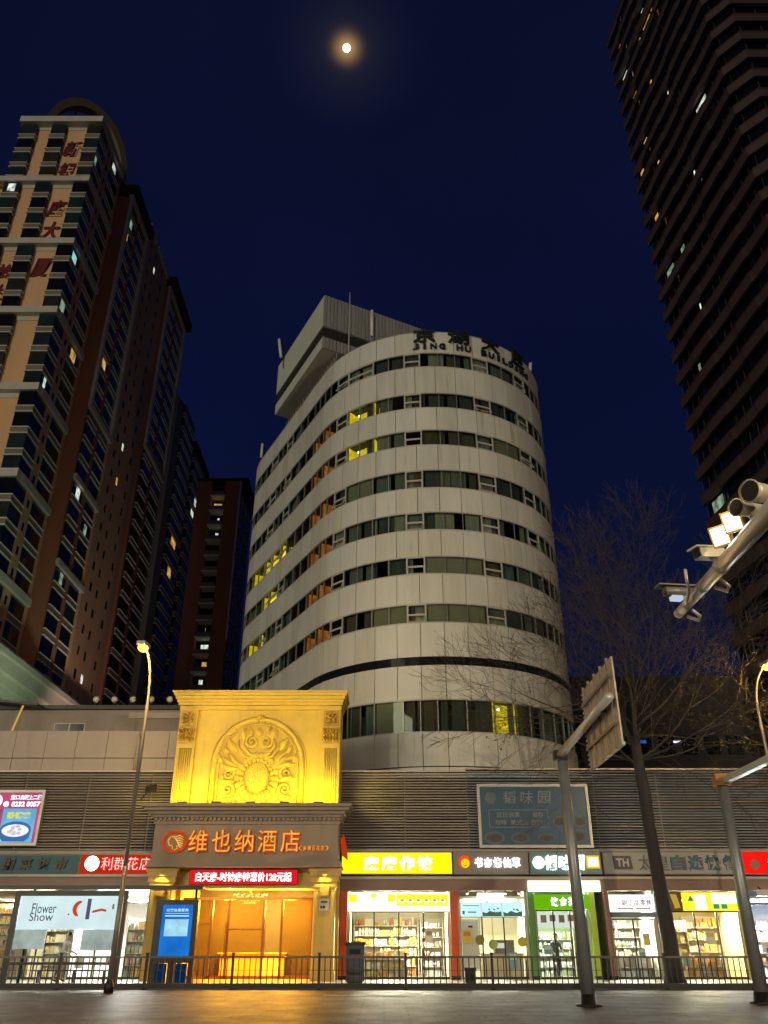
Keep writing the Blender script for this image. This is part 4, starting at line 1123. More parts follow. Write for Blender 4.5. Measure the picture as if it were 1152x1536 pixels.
m = MB(); m.box(13.75, 14.25, FY - .155, FY - .141, 2.8, 3.4); m.box(14.5, 15.6, FY - .155, FY - .141, 3.05, 3.45); m.build('white_print', em('snack_white', (1, 1, .95), 1.8), t)
m = MB(); m.box(15.62, 15.69, FY - .155, FY - .141, 2.8, 3.48); m.build('green_print', em('snack_green', (.08, .5, .25), .6), t)
for x_ in (14.55, 14.9): MB().box(x_, x_ + .25, FY - .155, FY - .141, 2.84, 3.02).build('green_print', MATS['snack_green'], t)
m = MB(); m.plate([(0, 0), (.26, 0), (.13, .22)], (13.45, FY - .15, 3.15), (1, 0, 0), (0, 0, 1), .008); m.build('blue_print', em('snack_blue', (.05, .3, .5), .6), t)
t = thing('poster', 'brown poster with a yellow noodle picture beside the tree trunk', 'poster', (12.9, FY - .05, 2.8))
MB().box(12.62, 13.2, FY - .1, FY + .03, 2.76, 3.5).build('panel', pm('poster_brown', (.14, .055, .03), .5), t)
MB().plate([(-.05, -.28), (.2, -.25), (.08, .28), (-.2, .3)], (12.9, FY - .106, 3.13), (1, 0, 0), (0, 0, 1), .006).build('print', em('noodle_yellow', (.7, .48, .05), .7), t)
shelving('warm brown shelf of snacks in the snack shop', 13.9, 15.6, FY + 2.4, .13, 2.6, 5, 12, (0, 6, 9, 4, 1, 2))
shelving('cream drinks shelf near the door of the snack shop', 12.7, 13.8, FY + 1.6, .13, 2.4, 5, 13, (1, 0, 3, 6, 2))
shelving('low front shelf in the snack shop', 13.3, 14.9, FY + .7, .13, 1.0, 2, 14, (9, 4, 2, 7))
shop('cool white lit shop at the photo edge under the red sign', 16.15, 21, (.62, .66, .74), 6, {'n': 4, 'top': 3.0, 'open': (0, 2)}, (.85, .93, 1), 150, name='c')
shelving('white shelf in the cool white lit shop', 16.5, 19.8, FY + 2.4, .13, 2.5, 5, 15, (3, 8, 3, 8, 4))
t = thing('security_camera', 'grey box camera hanging under the red sign', 'camera', (16.6, FY - .5, 3.4))
MB().obox((16.65, FY - .6, 3.45), (1, -.3, 0), (.3, 1, 0), (0, 0, 1), .28, .14, .13).build('body', grey_steel, t); MB().tube([(16.65, FY - .5, 3.55), (16.65, FY - .22, 3.7)], .03, 6).build('bracket', dark_metal, t)
# western shops
shop('shop with white ceiling tiles and wooden racks under the unlit teal sign', -24, -13.75, (.60, .55, .42), 7, {'n': 8, 'top': 3.05, 'open': (3, 5)}, (1, .92, .72), 190, name='a')
shelving('wooden rack of goods at the photo edge in the teal sign shop', -18.0, -15.9, FY + 1.2, .13, 3.1, 7, 16, (2, 1, 9, 2, 6), fill=.95)
shelving('pale rack behind the flower show poster', -15.6, -13.9, FY + 2.2, .13, 2.9, 6, 17, (1, 3, 2, 6))
shop('bright white shop behind the bus shelter under the red sign', -13.7, -10.35, (.74, .72, .66), 8, {'n': 3, 'top': 3.05, 'open': (1,)}, (1, .97, .88), 130, name='b')
shelving('mixed coloured shelf in the white shop behind the shelter', -11.6, -10.5, FY + 1.3, .13, 2.5, 5, 18, (2, 5, 9, 4, 1))
t = thing('strip_lamp', 'long white strip lamp under the fascia behind the bus shelter', 'lamp', (-12, FY - .1, 3.5))
MB().box(-13.6, -10.4, FY - .14, FY - .02, 3.36, 3.6).build('tube', em('strip_white', (1, .98, .9), 3.2), t); MB().box(-13.65, -10.38, FY - .15, FY - .01, 3.6, 3.7).build('casing', white_paint, t)

# ================================================================ HOTEL ENTRANCE PORTAL
gold = pm('gold_portal_paint', (.76, .56, .09), .55, 0, .12, 1.2, bump=.12, bscale=9, streak=.6)
gold2 = pm('gold_portal_carving', (.76, .56, .10), .5, 0, .10, 2.5)
stone = pm('canopy_stone', (.255, .205, .165), .6, 0, .14, .7, bump=.08, bscale=20, streak=.45)
sand = pm('sand_portal_stone', (.60, .42, .12), .6, 0, .12, .8)
hp = thing('hotel_entrance', 'golden carved hotel entrance portal with arched relief panel over a grey brown canopy', 'entrance', (-5.9, 39, 0))
GX0, GX1, GY, GZ0, GZ1 = -9.75, -2.05, 38.9, 7.0, 11.75
m = MB()
m.box(GX0, GX1, GY, 40.6, GZ0 - .1, GZ1)
m.build('relief_wall', gold, hp)
# moulded cornice
m = MB()
for (o, za, zb) in ((.06, 11.55, 11.68), (.14, 11.681, 11.80), (.24, 11.801, 11.95), (.34, 11.951, 12.08), (.44, 12.081, 12.16)):
    m.box(GX0 - .02 - o * .7, GX1 + .02 + o * .7, GY - .22 - o, 40.7, za, zb)
m.box(GX0 - .01, GX1 + .01, GY - .12, GY - .002, 11.36, 11.549)
m.build('cornice', gold, hp)
def spiral(m, cx, cz, r0, turns, rad, y, flip=1, a0=0.0, mi=0):
    pts = []; rs = []; n = int(26 * turns)
    for i in range(n + 1):
        f_ = i / n; a = a0 + flip * f_ * turns * 2 * math.pi; r = r0 * (1 - .86 * f_)
        pts.append((cx + r * math.cos(a), y, cz + r * math.sin(a))); rs.append(rad * (1 - .45 * f_))
    pts.append((cx, y - .03, cz)); rs.append(rad * 1.2)
    m.tube(pts, rs, 8, mi)
def leaf(m, x, z, L, w, ang, y, mi=0, ridge=True):
    """raised acanthus lobe: a pointed ellipsoid lying on the panel"""
    n = 10; ca, sa = math.cos(ang), math.sin(ang); rows = []
    for i in range(n + 1):
        f_ = i / n; hw = w * math.sin(math.pi * min(1, f_ ** .8)) + .006
        bow = .18 * L * math.sin(math.pi * f_) * .5
        for k in range(5):
            u = -1 + k / 2; hgt = (1 - u * u) * .15 * math.sin(math.pi * f_) + (.04 if k == 2 and ridge else 0)
            a = f_ * L; b_ = u * hw + bow
            rows.append((x + a * ca - b_ * sa, y - hgt, z + a * sa + b_ * ca))
    fs = [(i * 5 + k, i * 5 + k + 1, i * 5 + 5 + k + 1, i * 5 + 5 + k) for i in range(n) for k in range(4)]
    m.add(rows, fs, mi, True)
    m.tube([rows[i * 5] for i in range(n + 1)], .018, 5, mi); m.tube([rows[i * 5 + 4] for i in range(n + 1)], .018, 5, mi)
ACX, ACZ, AR = -5.86, 8.85, 2.05
# arch moulding: legs, half ring with dentils
m = MB()
for r, rd in ((AR, .12), (AR - .22, .05), (AR + .17, .04)):
    pts = [(ACX - r, GY - .03, GZ0)] + [(ACX - r * math.cos(a), GY - .03, ACZ + r * math.sin(a)) for a in [math.pi * i / 36 for i in range(37)]] + [(ACX + r, GY - .03, GZ0)]
    m.tube(pts, rd, 10)
for i in range(1, 44):
    a = math.pi * i / 44; r = AR - .13
    m.obox((ACX - r * math.cos(a), GY - .06, ACZ + r * math.sin(a)), (-math.cos(a), 0, math.sin(a)), (0, 1, 0), (math.sin(a), 0, math.cos(a)), .05, .05, .035)
for i in range(5):
    a = math.pi / 2 + (i - 2) * .6
    leaf(m, ACX, ACZ + AR - .02, .27, .07, a, GY - .12)
m.build('arch_moulding', gold2, hp)
# carved relief inside the arch
m = MB(); Y_ = GY - .02
for sx in (1, -1):
    spiral(m, ACX + sx * .33, ACZ + 1.02, .34, 1.6, .085, Y_ - .03, flip=-sx, a0=math.pi / 2 if sx > 0 else math.pi / 2)
    m.tube([(ACX + sx * .02, Y_ - .02, ACZ + .35), (ACX + sx * .42, Y_ - .05, ACZ + .45), (ACX + sx * .74, Y_ - .05, ACZ + .8), (ACX + sx * .68, Y_ - .04, ACZ + 1.2)], [.05, .08, .09, .04], 8)
    m.tube([(ACX + sx * .02, Y_ - .02, ACZ + .22), (ACX + sx * .62, Y_ - .04, ACZ + .32), (ACX + sx * .98, Y_ - .04, ACZ + .75), (ACX + sx * .95, Y_ - .03, ACZ + 1.1)], [.04, .06, .07, .03], 8)
    leaf(m, ACX + sx * .62, ACZ + 1.05, .72, .20, math.pi / 2 - sx * .25, Y_ - .02)
    leaf(m, ACX + sx * .98, ACZ + .55, .85, .20, math.pi / 2 - sx * .62, Y_ - .02)
    leaf(m, ACX + sx * .35, ACZ + 1.40, .42, .12, math.pi / 2 - sx * .5, Y_ - .02)
    for k, (a, L) in enumerate(((.85, .95), (.52, 1.05), (.2, .95))):
        leaf(m, ACX + sx * .78, ACZ - .10 - k * .05, L, .17, (a if sx > 0 else math.pi - a), Y_ - .02)
    spiral(m, ACX + sx * 1.32, ACZ - .42, .30, 1.5, .10, Y_ - .03, flip=sx, a0=math.pi / 2)
    spiral(m, ACX + sx * 1.30, ACZ - 1.12, .31, 1.5, .10, Y_ - .03, flip=-sx, a0=-math.pi / 2)
    for k, (dx, dz, a, L) in enumerate(((1.0, -.75, .15, .8), (1.0, -1.45, -.2, .8), (.85, -1.6, -.6, .6), (1.62, -.75, 1.9, .35), (1.65, .05, 1.2, .5), (1.35, .45, 1.0, .5))):
        leaf(m, ACX + sx * dx, ACZ + dz, L, .13, (a if sx > 0 else math.pi - a), Y_ - .02)
leaf(m, ACX, ACZ + 1.28, .45, .17, math.pi / 2, Y_ - .03)
# rings of petals round the oval
for (ra, rb, n_, pr_) in ((.90, 1.02, 22, .17), (.70, .82, 24, .115)):
    for i in range(n_):
        a = 2 * math.pi * i / n_
        x = ACX + ra * math.cos(a); z = ACZ - .62 + rb * math.sin(a)
        if z > GZ0 + .05: m.ball((x, Y_ - .01, z), pr_, .10, pr_, 10, 6)
for i in range(40):
    a = 2 * math.pi * i / 40; z = ACZ - .62 + .70 * math.sin(a)
    if z > GZ0 + .03: m.ball((ACX + .56 * math.cos(a), Y_ - .05, z), .035, .04, .035, 6, 4)
rng = random.Random(21)
m.build('carved_relief', gold2, hp)
m = MB()
n_ = 26
grid = {}
vs = []; fs = []
for i in range(n_ + 1):
    for j in range(n_ + 1):
        u = -1 + 2 * i / n_; v = -1 + 2 * j / n_
        x = u * math.sqrt(1 - v * v / 2); z = v * math.sqrt(1 - u * u / 2)
        zz_ = max(GZ0 + .01, ACZ - .62 + z * .66)
        vs.append((ACX + x * .52, Y_ - .06 - .04 * (1 - u * u) * (1 - v * v) - rng.uniform(0, .035), zz_))
for i in range(n_):
    for j in range(n_):
        a = i * (n_ + 1) + j; fs.append((a, a + n_ + 1, a + n_ + 2, a + 1))
m.add(vs, fs, 0, False); m.build('oval_boss', gold2, hp)
# pilasters
for sx, xc in ((-1, -9.28), (1, -2.50)):
    m = MB(); m.box(xc - .42, xc + .42, GY - .16, GY + .01, GZ0, 11.36)
    pl = m.build('pilaster', gold, hp)
    m = MB()
    for i in range(6):
        x = xc - .25 + i * .1; m.tube([(x, GY - .165, GZ0 + .02), (x, GY - .165, 9.55)], .042, 8)
    m.box(xc - .33, xc + .33, GY - .19, GY - .161, 9.56, 9.74)
    m.build('flutes', gold2, pl)
    m = MB()
    m.box(xc - .36, xc + .36, GY - .22, GY - .162, 9.78, 9.9); m.box(xc - .4, xc + .4, GY - .28, GY - .162, 10.42, 10.5)
    for k in range(3):
        for i in range(5): leaf(m, xc - .28 + i * .14, 9.82 + k * .2, .26, .075, math.pi / 2, GY - .17 - .03 * k)
    for s2 in (1, -1): spiral(m, xc + s2 * .24, 10.3, .13, 1.4, .04, GY - .25, flip=s2)
    m.ball((xc, GY - .24, 10.2), .12, .08, .14)
    m.build('capital', pm('capital_bronze', (.56, .36, .05), .45, .1, .25, 5), pl)
    m = MB(); m.box(xc - .36, xc + .36, GY - .20, GY - .162, 10.56, 11.3)
    for a in range(4): leaf(m, xc, 10.93, .33, .09, math.pi / 4 + a * math.pi / 2, GY - .2)
    for a in range(4): spiral(m, xc + .19 * math.cos(a * math.pi / 2), 10.93 + .22 * math.sin(a * math.pi / 2), .10, 1.2, .03, GY - .22, a0=a)
    for (a, b_, c_, d2) in ((-.33, .33, 10.58, 10.62), (-.33, .33, 11.24, 11.28)): m.box(xc + a, xc + b_, GY - .24, GY - .201, c_, d2)
    m.build('carved_block', MATS['capital_bronze'], pl)
# canopy: body, flared cornice with dentils, foot moulding
m = MB()
CX0, CX1, CY = -10.05, -2.0, 38.0
m.box(CX0, CX1, CY, FY + .2, 4.5, 6.2)
m.build('canopy', stone, hp)
m = MB()
for i, (o, za, zb) in enumerate(((.06, 6.12, 6.22), (.16, 6.40, 6.52), (.30, 6.521, 6.66), (.46, 6.661, 6.80), (.58, 6.801, 6.93))):
    m.box(CX0 - o, CX1 + o, CY - o, FY + .2, za + .001, zb)
m.box(CX0 - .04, CX1 + .04, CY - .04, FY + .2, 6.22, 6.40)
m.box(CX0 + .2, CX1 - .2, CY + .2, FY + .3, 6.93, 7.0)
for o, za, zb in ((.05, 4.62, 4.72), (.12, 4.46, 4.621), (.18, 4.38, 4.459)):
    m.box(CX0 - o, CX1 + o, CY - o, FY + .2, za, zb)
x = CX0 - .02
while x < CX1 - .05:
    m.box(x, x + .11, CY - .14, CY - .041, 6.26, 6.385); x += .2
y = CY + .02
while y < FY: m.box(CX1 + .041, CX1 + .14, y, y + .11, 6.26, 6.385); y += .2
m.build('canopy_cornice', stone, hp)
# columns
for xc in (-9.55, -2.55):
    m = MB(); m.box(xc - .45, xc + .45, 38.35, 39.3, .12, 3.45, b=.03); m.box(xc - .5, xc + .5, 38.3, 39.35, .121, .45)
    m.build('column', sand, hp)
    m = MB()
    for o, za, zb in ((.0, 3.46, 3.62), (.10, 3.62, 3.82), (.22, 3.82, 4.05), (.32, 4.05, 4.22), (.42, 4.22, 4.375)):
        m.box(xc - .46 - o * .55, xc + .46 + o * .55, 38.34 - o * .5, 39.31, za, zb - .001)
    m.box(xc - .2, xc + .2, 38.2, 38.34, 3.25, 3.7); m.box(xc - .16, xc + .16, 38.17, 38.2, 3.3, 3.46)
    m.build('column_capital', sand, hp)
# recess: side walls, back with door frames, ceiling
m = MB()
m.box(-9.1, -8.9, 39.3, 41.5, .12, 4.5); m.box(-3.1, -2.95, 39.3, 41.5, .12, 4.5); m.box(-9.0, -3.0, 38.6, 39.35, 3.60, 3.72); m.box(-9.0, -3.0, 38.78, 39.0, 3.72, 4.4)
m.box(-10.3, -9.1, 39.31, 40.2, .12, 4.5); m.box(-2.95, -1.97, 39.31, 40.2, .12, 4.5)
m.build('lobby_wall', sand, hp)
m = MB(); m.box(-8.9, -3.1, 43.6, 43.7, .12, 4.0); m.box(-8.95, -8.9, 41.5, 43.6, .12, 4); m.box(-3.1, -3.05, 41.5, 43.6, .12, 4)
m.box(-8.9, -3.1, 39.4, 43.6, 3.75, 3.85); m.box(-8.9, -3.1, 39.4, 43.6, .121, .14)
m.build('lobby_interior', pm('lobby_amber', (.66, .40, .09), .45, 0, .2, .8), hp)
brass = pm('brass_door_frame', (.20, .085, .022), .35, .4, .2, 3)
dx = [-8.85, -7.6, -6.85, -5.3, -4.5, -3.15]
m = MB()
for i, x in enumerate(dx): m.box(x - .05, x + .05, 40.0, 40.1, .14, 3.2)
m.box(-8.9, -3.1, 39.99, 40.11, 3.2, 3.3); m.box(-8.9, -3.1, 40.0, 40.1, .14, .26); m.box(-8.9, -7.6, 40.01, 40.09, 2.2, 2.26); m.box(-6.8, -5.35, 40.01, 40.09, 2.0, 2.06)
df = m.build('door_frame', brass, hp)
m = MB()
for i in range(5):
    if i != 3: m.box(dx[i] + .05, dx[i + 1] - .05, 40.04, 40.05, .26, 3.2)
m.build('pane', glassm('amber_glass', (.95, .84, .58), .9, .02), df)
MB().box(-5.22, -5.18, 39.9, 39.96, .9, 2.3).box(-6.95, -6.91, 39.9, 39.96, .9, 2.3).box(-5.22, -5.18, 39.96, 40.0, 1.0, 1.05).box(-6.95, -6.91, 39.96, 40.0, 1.0, 1.05).build('door_handle', brass, df)
lamp('AREA', 'lobby_light', (-6, 41.6, 3.7), 1300, (1, .52, .08), 4.0, (-6, 41.5, 0), hp, size_y=2.5)
lamp('POINT', 'lobby_lamp', (-7.2, 42, 2.9), 1500, (1, .54, .07), .3, None, hp)
lamp('POINT', 'lobby_lamp', (-4.4, 42, 2.9), 1500, (1, .54, .07), .3, None, hp)
lamp('AREA', 'porch_light', (-6, 39.2, 3.55), 260, (1, .66, .15), 4.5, (-6, 39.2, 0), hp, size_y=.5)
for xc in (-9.55, -2.55):
    lamp('SPOT', 'column_light', (xc, 37.9, 4.3), 120, (1, .76, .10), .06, (xc, 38.6, 1.5), hp, spot=80)
t = thing('chandelier', 'glowing yellow crystal chandelier behind the hotel glass doors', 'chandelier', (-6.1, 41, 3.75))
m = MB()
for k in range(4):
    for i in range(14):
        a = 2 * math.pi * i / 14 + k; r = .75 - .17 * k
        m.ball((-6.1 + r * math.cos(a), 41 + r * math.sin(a), 3.45 - .11 * k), .05, n=6, k=4)
m.build('crystal', em('crystal_glow', (1, .75, .15), 1.8, .4, 6), t); MB().tube([(-6.1, 41, 3.3), (-6.1, 41, 3.75)], .03, 6).build('stem', brass, t)
t = thing('reception_desk', 'amber reception desk inside the hotel lobby', 'desk', (-6.0, 42.6, .14))
MB().box(-7.6, -4.6, 42.9, 43.4, .14, 1.05, b=.03).build('body', pm('desk_wood', (.55, .36, .10), .35, 0, .2, 2), t); MB().box(-7.7, -4.5, 42.8, 43.45, 1.05, 1.1).build('top', pm('desk_top', (.5, .34, .12), .25), t)
for x, c in ((-8.2, (.35, .16, .04)), (-3.8, (.30, .12, .03)), (-4.9, (.4, .22, .06))):
    t = thing('lobby_painting', {-8.2: 'tall amber wall panel at the near side of the hotel lobby', -3.8: 'dark amber wall panel beyond the open hotel door', -4.9: 'framed amber picture behind the reception desk'}[x], 'picture', (x, 43.5, 1.5))
    MB().box(x - .4, x + .4, 43.5, 43.58, 1.2, 2.8).build('frame', brass, t); MB().box(x - .33, x + .33, 43.47, 43.5, 1.28, 2.72).build('canvas', pm('canvas_%d' % int(-x * 10), c, .5, 0, .5, 2.5), t)
# hotel lettering
org_face = em('orange_letter_glow', (1, .42, .06), 1.0, .25, 4); org_side = em('orange_halo', (1, .10, .01), .55)
t = thing('hotel_sign', 'orange lit hotel name with oval woman emblem on the grey brown canopy', 'sign', (-6, CY, 5.3))
x0, wch = -8.3, 1.0
for i, ch in enumerate('维也纳酒店'):
    xc = x0 + i * wch + .22
    MB().text(ch, (xc, CY - .02, 5.42), w=.86, h=.92, depth=.07, bold=.03).text(ch, (xc, CY - .091, 5.43), w=.80, h=.88, depth=.02, bold=.0, m=1).build('letter', [org_side, org_face], t)
for i, ch in enumerate('（乡贤百花店）'):
    xc = -3.62 + i * .19
    MB().text(ch, (xc, CY - .02, 5.14), w=.17, h=.21, depth=.04, bold=.02).text(ch, (xc, CY - .06, 5.14), w=.155, h=.19, depth=.012, bold=.0, m=1).build('letter', [org_side, org_face], t)
m = MB()
for r, rd in ((.52, .04), (.45, .018)):
    m.tube([(-9.1 + r * 1.02 * math.cos(a), CY - .06, 5.40 + r * .80 * math.sin(a)) for a in [2 * math.pi * i / 40 for i in range(41)]], rd, 6, 0)
for k in range(6):
    m.tube([(-9.28 + .05 * k, CY - .06, 5.62 - .02 * k), (-9.05 + .03 * k, CY - .07, 5.60 - .075 * k), (-8.92 + .02 * k, CY - .06, 5.66 - .10 * k), (-8.74, CY - .05, 5.58 - .09 * k)], [.012, .026, .026, .012], 6, 1)
m.tube([(-9.30, CY - .06, 5.60), (-9.36, CY - .06, 5.48), (-9.40, CY - .06, 5.40), (-9.34, CY - .06, 5.37), (-9.35, CY - .06, 5.30), (-9.28, CY - .06, 5.24), (-9.20, CY - .06, 5.25), (-9.16, CY - .06, 5.10)], .024, 6, 1)
m.tube([(-9.0, CY - .06, 5.25), (-8.95, CY - .06, 5.12), (-9.1, CY - .06, 5.06)], .022, 6, 1)
m.build('emblem', [org_side, org_face], t)
t = thing('led_sign', 'red ticker board with white room price text under the hotel canopy', 'sign', (-6.1, 38.6, 3.72))
MB().box(-8.42, -3.72, 38.45, 38.6, 3.72, 4.34).build('casing', black_paint, t)
MB().box(-8.39, -3.75, 38.43, 38.449, 3.75, 4.31).build('face', em('led_red', (.85, .008, .012), 1.0), t)
MB().text('白天房-时钟房特惠价128元起', (-6.07, 38.425, 4.03), w=4.15, h=.38, depth=.012, bold=.02).build('text', em('led_white', (1, .92, .85), 2.6), t)
t = thing('wall_plaque', 'small pale notice plate with dark print on the hotel column', 'plaque', (-2.55, 38.3, 2.95))
MB().box(-2.76, -2.34, 38.29, 38.349, 2.72, 3.16).build('plate', pm('plate_white', (.55, .53, .5), .5), t)
MB().box(-2.7, -2.62, 38.28, 38.289, 2.8, 2.9).box(-2.6, -2.5, 38.28, 38.289, 2.8, 2.9).box(-2.68, -2.4, 38.28, 38.289, 3.02, 3.08).build('print', dark_metal, t)
t = thing('flag', 'small orange red flag hanging at the canopy corner over the yellow sign', 'flag', (-1.86, 38.6, 5.1))
MB().plate([(-.16, .5), (.0, .62), (.14, .0), (.17, -.4), (-.1, -.2)], (-1.75, 38.5, 5.1), (1, 0, 0), (0, 0, 1), .02).build('cloth', em('flag_red', (.9, .07, .01), .5), t)
MB().tube([(-1.92, 38.5, 5.0), (-1.72, 38.5, 5.75)], .02, 6).build('pole', dark_metal, t)
# uplights on the canopy roof washing the golden panel
for i, x in enumerate((-8.9, -7.4, -5.9, -4.4, -2.9)):
    u_ = thing('uplight', 'yellow uplight on the canopy roof washing the golden relief', 'lamp', (x, 37.75, 6.93), 'uplights on the canopy roof')
    MB().box(x - .2, x + .2, 37.65, 37.85, 6.932, 7.02, b=.02).build('housing', black_paint, u_)
    lamp('AREA', 'uplight', (x, 37.75, 7.04), (34, 24, 22, 28, 46)[i], (1.0, .74, .03), 1.2, (x, 38.95, 9.8), u_, size_y=.14)
    lamp('AREA', 'uplight', (x, 38.42, 7.06), (13, 10, 9, 11, 17)[i], (1.0, .72, .02), 1.4, (x, 38.75, 10.5), u_, size_y=.05)
lamp('SPOT', 'uplight_spill', (-1.7, 38.3, 7.2), 120, (1.0, .80, .06), .1, (.2, 40.4, 7.8), hp, spot=70, blend=1)
lamp('SPOT', 'uplight_spill', (-10.1, 38.3, 7.2), 80, (1.0, .80, .06), .1, (-11.4, 40.4, 7.8), hp, spot=70, blend=1)

# ================================================================ BILLBOARDS ON THE LOUVRES
alu_frame = pm('billboard_frame', (.36, .36, .34), .4, .5, .1, 2)
def billboard(label, x0, x1, z0, z1, face, fw=.13):
    t = thing('billboard', label, 'billboard', ((x0 + x1) / 2, FY - .2, z0))
    m = MB(); m.box(x0, x1, FY - .22, FY + .02, z0, z0 + fw); m.box(x0, x1, FY - .22, FY + .02, z1 - fw, z1); m.box(x0, x0 + fw, FY - .22, FY + .02, z0 + fw, z1 - fw); m.box(x1 - fw, x1, FY - .22, FY + .02, z0 + fw, z1 - fw)
    m.build('frame', alu_frame, t); MB().box(x0 + fw, x1 - fw, FY - .16, FY - .02, z0 + fw, z1 - fw).build('face', face, t)
    return t
t = billboard('unlit blue food billboard with white characters on the louvres', 4.35, 9.55, 5.32, 8.12, pm('billboard_blue', (.010, .062, .125), .35, 0, .25, .7))
faint = pm('billboard_faint_white', (.16, .20, .24), .5, 0, .25, 3); faint2 = pm('billboard_faint_yellow', (.15, .14, .06), .5)
fy = FY - .162
letters(t, '韬味园', 5.45, 7.9, 7.52, .56, faint, fy, bold=.01, depth=.01, skew=.1, gapf=.72, names='letter')
MB().tube([(4.98, fy - .01, 7.5), (4.98, fy, 7.5)], .27, 20, smooth=False).build('logo_disc', pm('billboard_disc', (.09, .12, .14), .5, 0, .3, 4), t)
m = MB()
for (a, b_, c_, d2) in ((4.85, 7.6, 6.95, 6.98), (4.85, 7.6, 6.20, 6.23), (4.85, 4.88, 6.23, 6.95), (7.57, 7.6, 6.23, 6.95)): m.box(a, b_, fy - .008, fy, c_, d2)
m.build('text_frame', faint, t)
MB().text('近日消费', (5.75, fy, 6.75), w=1.1, h=.24, depth=.01).text('赠券', (7.12, fy, 6.75), w=.5, h=.24, depth=.01).text('咖啡', (5.4, fy, 6.42), w=.5, h=.24, depth=.01).text('美式酒', (6.25, fy, 6.42), w=.85, h=.24, depth=.01).text('白糯', (7.05, fy, 6.42), w=.5, h=.24, depth=.01).build('small_text', faint, t)
for xc, zc, a_, b_ in ((5.05, 5.75, .48, .28), (6.25, 5.75, .44, .24), (7.45, 5.75, .42, .2), (8.9, 5.8, .35, .3), (8.2, 6.45, .42, .26), (9.05, 6.45, .3, .26)):
    m = MB(); m.plate([(a_ * math.cos(k * .3), b_ * math.sin(k * .3)) for k in range(21)], (xc, fy, zc), (1, 0, 0), (0, 0, 1), .008, 0); m.plate([(a_ * .75 * math.cos(k * .3), b_ * .6 * math.sin(k * .3)) for k in range(21)], (xc, fy - .009, zc), (1, 0, 0), (0, 0, 1), .006, 1)
    m.build('dish_picture', [pm('dish_white', (.07, .10, .13), .5), pm('dish_food', (.055, .05, .06), .5, 0, .5, 6)], t)
t = billboard('lit pink and blue food poster with a phone number and a bowl of dumplings', -22.5, -15.85, 5.42, 7.85, em('poster_pink', (.62, .085, .20), .85, .15, .6), .12)
pw = em('poster_white_glow', (.95, .95, 1), 1.3)
MB().box(-22.3, -17.75, FY - .175, FY - .161, 5.56, 6.98).build('blue_picture', em('poster_slate', (.12, .13, .24), .8, .3, 2), t)
MB().box(-17.65, -16.12, FY - .175, FY - .161, 5.56, 7.02).build('blue_picture', em('poster_sky', (.16, .52, .85), .95, .25, .9), t)
MB().text('堂口自取', (-17.0, FY - .163, 7.52), w=.88, h=.22, depth=.01, bold=.04).text('楼上二楼', (-16.4, FY - .163, 7.52), w=.82, h=.22, depth=.01, bold=.04).text('8232 8057', (-16.68, FY - .163, 7.22), w=1.35, h=.24, depth=.01, bold=.05).build('text', pw, t)
MB().tube([(-17.6, FY - .18, 7.22), (-17.6, FY - .165, 7.22)], .13, 16, smooth=False).tube([(-18.1, FY - .18, 7.36), (-18.1, FY - .165, 7.36)], .30, 20, smooth=False).build('white_disc', pw, t)
MB().text('砂锅鸡', (-16.9, FY - .178, 6.72), w=1.1, h=.30, depth=.012, bold=.05).build('title_text', em('poster_yellow', (.85, .75, .03), 1.0), t)
bc = (-16.93, FY - .178, 5.98)
m = MB()
el = lambda a_, b_, dz=0: [(a_ * math.cos(k * .25), b_ * math.sin(k * .25) + dz) for k in range(25)]
m.plate([(-.72, .12), (-.68, -.2), (-.5, -.38), (.5, -.38), (.68, -.2), (.72, .12)], bc, (1, 0, 0), (0, 0, 1), .008, 0)
m.plate(el(.72, .36, .12), (bc[0], bc[1] - .009, bc[2]), (1, 0, 0), (0, 0, 1), .006, 0)
m.plate(el(.62, .27, .08), (bc[0], bc[1] - .016, bc[2]), (1, 0, 0), (0, 0, 1), .006, 1)
rng = random.Random(4)
for i in range(16):
    a = rng.uniform(0, 6.28); r = rng.uniform(.1, .9)
    m.ball((bc[0] + .5 * r * math.cos(a), bc[1] - .028, bc[2] + .1 + .2 * r * math.sin(a)), .11, .008, .07, 8, 4, 2 if i % 3 else 1)
m.build('bowl_picture', [em('bowl_blue', (.06, .18, .42), .9), em('bowl_cream', (.9, .88, .9), 1.1), em('bowl_grey', (.6, .58, .62), 1.0)], t)

# ================================================================ STREET FURNITURE
# guard railing along the kerb
rail_m = pm('railing_paint', (.022, .021, .021), .5, .2, .25, 3)
RY = 34.45
def railing():
    t = thing('guard_railing', 'grey metal railing panel standing along the kerb', 'railing', (0, RY, .004), 'railing panels along the kerb')
    W_ = 3.2
    m = MB(); m.box(-.045, .045, RY - .045, RY + .045, .004, 1.16); m.box(-.06, .06, RY - .06, RY + .06, 1.16, 1.2); m.box(-.1, .1, RY - .1, RY + .1, .005, .03); m.build('post', rail_m, t)
    MB().box(.05, W_ - .05, RY - .028, RY + .028, 1.02, 1.09).build('top_rail', pm('rail_top_paint', (.09, .088, .085), .4, .3, .2, 3), t)
    MB().box(.05, W_ - .05, RY - .035, RY + .035, .05, .21).build('bottom_rail', rail_m, t)
    m = MB(); m.box(.05, W_ - .05, RY - .008, RY + .008, .62, .635)
    n = 15
    for i in range(1, n):
        x = W_ * i / n; m.box(x - .019, x + .019, RY - .012, RY + .012, .17, 1.03)
    m.build('infill_bars', rail_m, t)
    return t
r0 = railing()
xs_ = [-21.6 + 3.2 * i for i in range(14)]
r0.location.x = xs_[0]
for x in xs_[1:]: dup(r0, (x, RY, .004))
